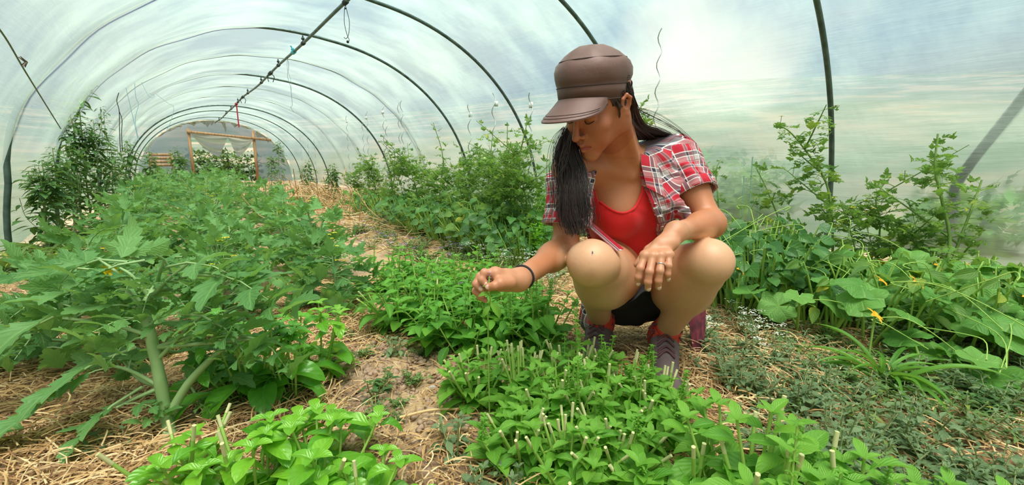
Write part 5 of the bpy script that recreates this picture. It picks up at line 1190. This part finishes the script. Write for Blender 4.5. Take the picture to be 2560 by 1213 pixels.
for (sh, el, cf, r0) in ((J['shL'], J['elL'], cufL, .047), (J['shR'], J['elR'], cufR, .050)):
    ax = unit(el-sh).astype(np.float32); along = ((p-cf.astype(np.float32))@ax); rad = np.linalg.norm(p-sh.astype(np.float32)-((p-sh.astype(np.float32))@ax)[..., None]*ax, axis=-1)
    near = (rad < .10) & (np.abs(u) > .1); F = np.where(near, smax(F, along.astype(np.float32), .004), F)
    hole = np.maximum(rad-(r0+.012), -(along+.035)); F = np.where(near, smax(F, -hole.astype(np.float32), .003), F)
def shirt_uv(V):
    q_ = (V-T0)@TM; ang = np.arctan2(q_[:, 0], q_[:, 1]); uv = np.stack([ang*.14, q_[:, 2]], 1)
    for sh, el, s in ((J['shL'], J['elL'], 1), (J['shR'], J['elR'], -1)):
        M = frame(el-sh, tF); r_ = (V-sh)@M; m = (r_[:, 1] > .0)&(np.linalg.norm(r_[:, [0, 2]], axis=1) < .085)&(np.abs(q_[:, 0]) > .125); uv[m] = np.stack([np.arctan2(r_[m, 0], r_[m, 2])*.062+.37, r_[m, 1]], 1)
    return uv
def plaid(t):
    uv = t.add('ShaderNodeUVMap').outputs[0]; s = t.add('ShaderNodeSeparateXYZ', i0=uv); PER = .078
    def bands(x, lst):
        f = t.math('FRACT', t.math('ADD', t.math('DIVIDE', x, PER), .13)); tot = None
        for c, hw in lst:
            d = t.math('ABSOLUTE', t.math('SUBTRACT', f, c)); b = t.maprange(d, hw*.9, hw*1.1, 1., 0.); tot = b if tot is None else t.math('MAXIMUM', tot, b)
        return tot
    x, y = s.outputs[0], s.outputs[1]
    half = lambda a, b: t.math('MULTIPLY', t.math('ADD', a, b), .5)
    red = half(bands(x, [(.29, .16), (.92, .06)]), bands(y, [(.29, .16), (.92, .06)])); dark = half(bands(x, [(.55, .075), (.05, .03)]), bands(y, [(.55, .075), (.05, .03)]))
    wl_ = t.math('MAXIMUM', bands(x, [(.47, .014), (.635, .014)]), bands(y, [(.47, .014), (.635, .014)])); dr_ = t.math('MAXIMUM', bands(x, [(.82, .012)]), bands(y, [(.82, .012)]))
    c = t.mix(t.math('POWER', red, .7), srgb(196, 186, 190), srgb(186, 16, 46)); c = t.mix(t.math('MULTIPLY', dark, 1.15), c, srgb(44, 36, 62)); c = t.mix(t.math('MULTIPLY', wl_, .85), c, srgb(240, 238, 238)); c = t.mix(t.math('MULTIPLY', dr_, .8), c, srgb(140, 24, 44))
    tc = t.add('ShaderNodeTexCoord').outputs['Object']
    return pbr(t, c, .85, Normal=bump(t, t.noise(tc, 34., 4.), .45, .006), Sheen_Weight=.1)
PLAID = mat('plaid_cotton', plaid)
me, SV, _ = sdf_mesh([fd.mesh(F)], 'shirt', None, shirt_uv); SH = wpart('shirt', me, PLAID, 'open red, white and navy plaid shirt')
# collar flaps, rolled cuffs, front bands
def surf_pt(prims, uu, vv, off=.016, back=False):
    ww = np.linspace(.22, -.12, 170) if not back else np.linspace(-.22, .12, 170); pp = (T0+tL*uu+tup*vv+tF*ww[:, None]).astype(np.float32); d_ = fd_eval(prims, pp); k_ = np.argmax(d_ < off); return pp[k_].astype(float)
nbv = TLEN
def thick(V, n, h):   # a sheet with thickness h along n
    mb = MB(); mb.grid(V+n*h); mb.grid((V-n*h)[::-1]); mb.u = [q_*np.array([.085, .05]) for q_ in mb.u]
    ring = np.concatenate([V[0], V[1:, -1], V[-1, ::-1][1:], V[::-1, 0][1:]]); mb.grid(np.stack([ring+n*h, ring-n*h])[::-1]); return mb
for s, edge in ((1, (vl, ul)), (-1, (vr, ur))):
    Vc = np.zeros((9, 6, 3))
    for i in range(9 if s > 0 else 0):
        a = i/8; vv = nbv+.045-.085*a; ui = float(np.interp(vv, *edge)) if vv < max(edge[0]) else edge[1][-1]
        for j in range(6):
            b = j/5; uu = ui+s*(.045+.012*math.sin(a*3))*b; base = surf_pt(shirt, uu, vv-.028*b*(1 if a < .9 else 1.5), .0175+.006*(1-b)); Vc[i, j] = base+tF*.003
    if s > 0: wpart('collar', thick(Vc, tF, .0014).mesh(), PLAID, parent=SH)
    pts = [surf_pt(shirt, float(np.interp(vv, *edge))+s*.008, vv, .0165) for vv in np.linspace(nbv-.05 if s > 0 else nbv-.085, .245 if s > 0 else nbv-.12, 22)]; pts = np.array(pts)
    Vp = np.stack([pts-tL*s*.010, pts, pts+tL*s*.010], 1); wpart('front_band', thick(Vp, tF, .0018).mesh(), PLAID, parent=SH)
    for k in range(1, 5): mb = MB(); sphere(mb, pts[min(21, 5*k)]+tF*.0035, (.0045, .0045, .002), 10); wpart('button', mb.mesh(), plain('pearl_button', srgb(220, 214, 214), .3), parent=SH)
for (sh, el, cf, r0, s) in ((J['shL'], J['elL'], cufL, .062, 1), (J['shR'], J['elR'], cufR, .063, -1)):
    M = frame(el-sh); a = np.linspace(0, 2*PI, 41); prof = [(-.032, .0), (-.030, .003), (0, .004), (.002, .0), (0, -.003), (-.028, -.004)]
    Vq = np.zeros((len(prof), 41, 3))
    for i, (al, dr2) in enumerate(prof):
        rr_ = r0+dr2+.0015*np.sin(a*5+s); Vq[i] = cf+M[:, 1]*al+np.cos(a)[:, None]*rr_[:, None]*M[:, 0]+np.sin(a)[:, None]*rr_[:, None]*M[:, 2]
    mb = MB(); mb.grid(Vq); mb.u = [u_*np.array([.06, .4]) for u_ in mb.u]; wpart('cuff', mb.mesh(), PLAID, parent=SH)
# black shorts
hk = [(J['hipL'], J['knL']), (J['hipR'], J['knR'])]
sh_p = [torso[0]]+[cone(h, h+(k_-h)*.75, .095, .082, k=.03) for h, k_ in hk]
lo = np.min([p_.lo for p_ in sh_p], 0)-.04; hi = np.max([p_.hi for p_ in sh_p], 0)+.04
fd = Field(lo, hi, .004); p = fd.all(); F = fd.group(sh_p, .04)-.008-cloth_noise(p, 1.)
u, v, w_ = loc(p); F = np.maximum(F, (v-.10).astype(np.float32))
for (h, k_), fr_ in zip(hk, (.44, .62)):
    ax = unit(k_-h); al = (p-(h+(k_-h)*fr_).astype(np.float32))@ax.astype(np.float32); sel = np.linalg.norm(p-((h+k_)/2).astype(np.float32), axis=-1) < .18
    F = np.where((al > -.02) & ((u > 0) == (h@tL > T0@tL)), np.maximum(F, al), F)
BLK = plain('black_cloth', srgb(28, 26, 30), .8, .2)
me, _, _ = sdf_mesh([fd.mesh(F)], 'shorts'); wpart('shorts', me, BLK, 'black shorts')
# socks and trail shoes
SOCK = mat('red_sock', lambda t: pbr(t, t.mix(t.noise(t.add('ShaderNodeTexCoord').outputs['Object'], 60., 2.), srgb(200, 52, 40), srgb(226, 78, 56)), .9, Normal=bump(t, t.noise(t.mapping(t.add('ShaderNodeTexCoord').outputs['Object'], scale=(60, 60, 6)), 8., 2.), .5, .004)))
SHOE = plain('grey_shoe_mesh', srgb(108, 90, 92), .85, .35, 50.); SOLE = plain('shoe_sole', srgb(150, 146, 142), .7, .2); LACE = plain('lace', srgb(96, 58, 62), .8)
def shoe(an, toe, kn, lab):
    sh = unit(kn-an); f = toe-an; ft = unit(f*[1, 1, .0]); sd_ = np.cross([0, 0, 1], ft); heel = an-ft*.045; heel[2] = .040+max(0, (an[2]-.1)*.5); toe = toe.copy(); toe[2] = .038
    sk = [cone(an-sh*.02, an+sh*.045, .040, .0385, k=.02), cone(an, heel+ft*.02, .034, .030, k=.03), cone(an+ft*.01-[0, 0, .01], an+(toe-an)*.4-[0, 0, .012], .032, .026, k=.03)]
    lo, hi = np.min([p_.lo for p_ in sk], 0)-.02, np.max([p_.hi for p_ in sk], 0)+.02; fdk = Field(lo, hi, .003); pk = fdk.all(); Fk = fdk.group(sk)-.003; Fk = np.maximum(Fk, ((pk-(an+sh*.052).astype(np.float32))@sh.astype(np.float32))); Fk -= .0007*np.sin(((pk-an.astype(np.float32))@sh.astype(np.float32))*420)
    me, _, _ = sdf_mesh([fdk.mesh(Fk)], 'sock'); wpart('sock', me, SOCK, 'red sock')
    up = [cone(heel+[0, 0, .012], toe, .036, .032, k=.03), cone(an-[0, 0, .03], an+(toe-an)*.55-[0, 0, .0], .038, .034, k=.03), ell(toe+[0, 0, -.002], (.040, .040, .030), k=.03), cone(heel+[0, 0, .02], an+sh*.0-ft*.012, .036, .042, k=.02), cone(an-sh*.012, an+(toe-an)*.3, .042, .038, k=.02)]
    lo, hi = np.min([p_.lo for p_ in up], 0)-.02, np.max([p_.hi for p_ in up], 0)+.02; fdk = Field(lo, hi, .003); pk = fdk.all(); Fk = fdk.group(up)
    opn = cone(an+sh*.004, an+sh*.1, .038, .05).ev(pk); Fk = smax(Fk, -opn, .006); Fk = np.maximum(Fk, (.022+max(0, (an[2]-.1)*.0)-pk[..., 2]).astype(np.float32)); me, _, _ = sdf_mesh([fdk.mesh(Fk)], 'shoe'); S_ = wpart('shoe', me, SHOE, 'grey and maroon trail shoe '+lab)
    Fs = fdk.group([cone(heel+[0, 0, -.008], toe, .042, .041, k=.02)]); Fs = np.maximum(Fs, (pk[..., 2]-.030).astype(np.float32)); Fs = np.maximum(Fs, (.004-pk[..., 2]).astype(np.float32)); me, _, _ = sdf_mesh([fdk.mesh(Fs)], 'sole'); wpart('sole', me, SOLE, parent=S_)
    def up_at(o):
        zz = np.linspace(.12, -.08, 200); pq = (o+np.array([0, 0, 1.])*zz[:, None]).astype(np.float32); i_ = int(np.argmax(fd_eval(up, pq) < .0)); return pq[i_].astype(float)
    mb = MB()
    for k in range(5):
        c = up_at(an+(toe-an)*(.22+.1*k)); mb.tube(spline([c-sd_*.024-[0, 0, .010], c+[0, 0, .006], c+sd_*.024+ft*.012-[0, 0, .010]], 8), .0028, 6); mb.tube(spline([c+sd_*.024-[0, 0, .010], c+[0, 0, .006], c-sd_*.024+ft*.012-[0, 0, .010]], 8), .0028, 6)
    c = up_at(an+(toe-an)*.20)+[0, 0, .004]
    for a in (-1, 1): mb.tube(spline([c, c+sd_*a*.03+[0, 0, .018], c+sd_*a*.05, c+sd_*a*.02+[0, 0, -.004], c], 16), .0025, 6); mb.tube(spline([c, c+sd_*a*.035-[0, 0, .01], c+sd_*a*.05-[0, 0, .03]], 8), .0025, 6)
    wpart('laces', mb.mesh(), LACE, parent=S_)
shoe(J['anL'], P(1668, 960, 1.22), J['knL'], 'on her left foot'); shoe(J['anR'], P(1478, 880, 1.32), J['knR'], 'on her right foot')
# wine red scarf end hanging from her waist behind the left calf
mb = MB(); Vs = np.zeros((12, 7, 3))
for i in range(12):
    a = i/11; c = P(1738+6*math.sin(a*3), 760+145*a, 1.50-.06*a); wd = .075*(1-a)**.7+.008
    for j in range(7): b = j/6-.5; Vs[i, j] = c+CR*b*wd+CF*.012*math.sin(b*16+a*2)
wpart('scarf_end', thick(Vs, CF, .0015).mesh(), mat('wine_cloth', lambda t: pbr(t, t.ramp(t.noise(t.mapping(t.add('ShaderNodeTexCoord').outputs['Object'], scale=(9, 9, 1)), 9., 3.), [(.42, srgb(66, 16, 28)), (.6, srgb(110, 40, 52))]), .85)), 'dark wine red cloth end')
# ---------------------------------------------------------------- cap
CAPM = mat('brown_cap', lambda t: pbr(t, t.mix(t.noise(t.add('ShaderNodeTexCoord').outputs['Object'], 12., 3.), srgb(76, 47, 41), srgb(98, 64, 56)), .62, Sheen_Weight=.15, Normal=bump(t, t.noise(t.add('ShaderNodeTexCoord').outputs['Object'], 24., 4.), .35, .006)))
CY = _cv(-.68, -.27, .68); CU_ = _cv(-.06, .96, .27); CU_ = unit(CU_-CY*(CU_@CY)); CX = np.cross(CY, CU_); CMt = np.stack([CX, CY, CU_], 1); C0 = P(1483, 252, 1.10)
capL = lambda x, y, z: C0+CMt@np.array([x, y, z])
def cap_ring(z, rx, ry, n=56, cy=0., wob=0., ph=0.):
    a = np.arange(n)*2*PI/n; return np.stack([C0+CMt@np.array([rx*math.cos(b)*(1+wob*math.sin(5*b+ph)), cy+ry*math.sin(b)*(1+wob*math.sin(4*b+ph)), z+.0015*math.sin(7*b+ph)*(1 if wob else 0)]) for b in a])
rings = [(.002, .079, .094, 0, 0), (.0, .082, .097, 0, 0), (.034, .085, .100, 0, 0), (.0355, .0835, .0985, 0, 0), (.042, .088, .103, -.001, .012), (.054, .0915, .107, -.003, .022), (.070, .092, .107, -.004, .022), (.086, .087, .101, -.004, .014), (.0945, .079, .092, -.004, .01), (.096, .0775, .0905, -.004, .01), (.108, .066, .077, -.003, .008), (.118, .051, .061, -.001, .006), (.126, .033, .040, .0, .004), (.130, .014, .018, .0, 0), (.1305, .001, .001, .0, 0)]
V = np.stack([cap_ring(z, rx, ry, cy=cy_, wob=wb, ph=z*40) for z, rx, ry, cy_, wb in rings]); mb = MB(); mb.grid(V, close=True); CAP = wpart('cap', mb.mesh(), CAPM, 'brown cotton field cap')
mb = MB()
for z, rx, ry, cy_ in ((.035, .0852, .1002, 0), (.0015, .0822, .0972, 0), (.0952, .0788, .0918, -.004)): r_ = cap_ring(z, rx, ry, cy=cy_); mb.tube(np.vstack([r_, r_[:1]]), .0011, 5, cap=False)
for k in range(9): mb.tube([capL(-.0885, -.028, .042+.0045*k), capL(-.089, -.014, .042+.0045*k)], .0008, 4)
wpart('seam', mb.mesh(), plain('cap_seam', srgb(62, 42, 38), .8), parent=CAP)
Vb = np.zeros((9, 31, 3)); 
for j in range(31):
    a = PI/2+(j/30-.5)*2.15; 
    for i in range(9):
        b = i/8; ext = .070*b*np.clip(math.sin((j/30)*PI), 0, 1)**.55; x0, y0 = .0815*math.cos(a), .102*math.sin(a)
        Vb[i, j] = capL(x0+ext*math.cos(a)*.35, y0+ext*1.05, .008-.70*ext-.22*(x0**2)/.08*(.3+b)+.0)
mb = thick(Vb, CU_, .0016); BR = wpart('brim', mb.mesh(), CAPM, parent=CAP)
mb = MB()
for i_ in (6, 7): mb.tube(Vb[i_, 2:-2]+CU_*.0022, .0007, 4)
wpart('stitching', mb.mesh(), plain('cap_seam', srgb(62, 42, 38), .8), parent=BR)
# ---------------------------------------------------------------- hair
rh = np.random.default_rng(77)
def hair(pathsets, n, spread, r, mb):
    for k in range(n):
        ctrl = []; o1 = rh.normal(size=3)*.6+rh.uniform(-1, 1, 3)*.6
        a, b, c = rh.uniform(-1, 1), rh.uniform(-1, 1), rh.uniform(0, 6.3)
        for i, (base, sx, sy) in enumerate(pathsets): ctrl.append(np.asarray(base)+CR*(a*sx+(.002+.0012*i)*math.sin(c*.3+i*1.9+a*2))+CF*(b*sy)+CU*.004*o1[0]+CR*.002*o1[1]*i)
        m = rh.uniform(.82, 1.) ; pts = spline(ctrl, 26); pts = pts[:max(8, int(26*m*(1-.25*rh.random()**3)))]
        mb.tube(pts, r*np.linspace(1, .45, len(pts))*rh.uniform(.7, 1.3), 3, cap=False, rnd=rh.uniform(0, 1)**2)
mb = MB()
A = [(hl(.050, .030, .060), .010, .012), (hl(.064, .018, .02), .008, .012), (hl(.066, .012, -.02), .010, .014), (P(1418, 370, 1.13), .018, .016), (P(1428, 430, 1.12), .034, .016), (P(1432, 490, 1.10), .036, .016), (P(1436, 545, 1.09), .026, .014), (P(1438, 602, 1.08), .017, .012)]
hair(A, 1100, 1, .0008, mb); hair([(a, b*.7, c*.6) for a, b, c in A], 220, 1, .002, mb)
B = [(hl(-.066, -.035, .035), .004, .01), (hl(-.070, -.035, -.01), .008, .012), (P(1592, 312, 1.19), .016, .016), (P(1622, 330, 1.26), .03, .02), (P(1655, 348, 1.34), .034, .02), (P(1668, 400, 1.44), .03, .02), (P(1660, 480, 1.50), .03, .02)]
hair(B, 800, 1, .0008, mb); hair([(a, b*.7, c*.6) for a, b, c in B], 160, 1, .002, mb)
Vh = np.zeros((10, 40, 3))
for i in range(10):
    for j in range(40):
        az = PI/2+math.radians(62)+(2*PI-math.radians(124))*j/39; zz_ = .024-.085*i/9; f_ = math.sqrt(max(.05, 1-((zz_-.042)/.095)**2)); Vh[i, j] = hl(.0750*f_*math.cos(az), -.012+.0950*f_*math.sin(az), zz_)
mb.grid(Vh, rnd=.3)
for k in range(260):     # hair over the skull below the cap band, swept back and down
    s = -1 if k % 2 else 1; y0 = rh.uniform(-.09, .02); z0 = rh.uniform(.015, .035)
    st_ = hl(s*.071*math.sqrt(max(.1, 1-(y0/.1)**2)), y0, z0); f_ = math.sqrt(max(.1, 1-(y0/.1)**2)); e1 = hl(s*.070*f_, y0-.006, -.005+rh.normal()*.004); e2 = hl(s*.058*f_, max(min(y0-.01, -.035), -.07), -.05); mb.tube(spline([st_, e1, e2], 10), .0013, 3, cap=False, rnd=rh.uniform(0, 1))
for k in range(150):
    s = -1 if k % 3 else 1; y0 = rh.uniform(-.01, .035); f_ = math.sqrt(max(.1, 1-((y0+.012)/.095)**2)); mb.tube(spline([hl(s*.075*f_, y0, .034), hl(s*.0765*f_, y0-.008, .014), hl(s*.074, y0-.022, .002), hl(s*.070, -.03, -.01)], 10), .0011, 3, cap=False, rnd=rh.uniform(0, 1))
for k in range(200):
    a = rh.uniform(PI*1.1, PI*1.9); st_ = hl(.066*math.cos(a), -.012+.088*math.sin(a), .03); e = hl(.05*math.cos(a), -.02+.075*math.sin(a), -.07); mb.tube(spline([st_, (st_+e)/2-HM[:, 1]*.01, e, P(1620+rh.uniform(-25, 25), 350, 1.3)], 12), .0016, 3, cap=False, rnd=rh.uniform(0, 1))
for (pts, n) in (([P(1585, 270, 1.14), P(1640, 295, 1.2), P(1700, 330, 1.28), P(1740, 372, 1.3)], 10), ([P(1410, 320, 1.1), P(1392, 360, 1.1), P(1380, 420, 1.1), P(1386, 520, 1.1)], 14), ([P(1425, 330, 1.06), P(1405, 400, 1.07), P(1392, 440, 1.07), P(1400, 480, 1.08)], 8), ([hl(-.071, .022, .022), hl(-.073, .020, .004), hl(-.071, .022, -.018)], 9)):
    for k in range(n):
        o = rh.normal(size=3)*(.006 if n != 9 else .002); mb.tube(spline([pts[0]+o*.4]+[a+rh.normal(size=3)*(.004 if n != 9 else .0012)+o for a in pts[1:]], 20), .0006, 3, cap=False, rnd=.5)
wpart('hair', mb.mesh(), HAIRM, 'long loose dark brown hair')
# a fly on her knee
fl_c = P(1481, 633, 1.0)
ww = np.linspace(.9, 1.2, 200); pp = np.array([P(1481, 633, a) for a in ww]).astype(np.float32); dd = fd_eval(legRt, pp); kk = int(np.argmax(dd < .001)); fc = pp[kk].astype(float); nn = unit(-CF+CU)
FY = empty('fly', tuple(fc)); tag(FY, 'tiny dark fly sitting on the bare right knee', 'fly')
mb = MB(); sphere(mb, (0, 0, 0), (.0016, .0016, .003), 8); sphere(mb, (0, 0, .0035), (.0013, .0013, .0013), 6); part('body', mb.mesh(), DARKROPE, FY)
for s in (-1, 1): mb = MB(); V = np.array([[0, -.001, .001], [s*.002, -.0025, -.004], [s*.0035, -.002, -.003], [s*.0015, -.001, .002]]); mb.add(V, [[0, 1, 2, 3]]); part('wing', mb.mesh(), GALV, FY)
# the flowering sprig she holds
SPG = MB(); SPS = MB(); SPF = MB(); sb = np.array(gz(P(1222, 830, 1.02))); c = spline([sb, P(1220, 800, .99), P(1226, 760, .93), P(1222, 722, .905), P(1224, 690, .905)], 16); SPS.tube(c-sb, .0016, 5)
for (px, py, dx, dy, L) in ((1226, 755, 22, 26, .042), (1224, 735, -28, -2, .026), (1224, 733, 24, -6, .026), (1226, 765, -18, 20, .03), (1223, 722, 14, -12, .018), (1223, 718, -14, -8, .016)):
    o = P(px, py, .91); d = P(px+dx, py+dy, .90)-o; put(SPG, LEAF['holy'][1], o-sb, frame(d, -CF+CU), L, .7)
for k in range(6):
    o = P(1224, 716-7*k, .905)
    for a in range(5): d = CR*math.cos(a*1.26)+CF*math.sin(a*1.26)+CU*.3; put(SPF, LEAF['chip'][0], o-sb, frame(d), .005, .5)
mkplant('basil_sprig', tuple(sb), 'flowering basil sprig held between her right thumb and fingers', 'basil plant', None, [('foliage', SPG, M_HOLY), ('stem', SPS, S_BAS), ('flower_spike', SPF, PUR)])
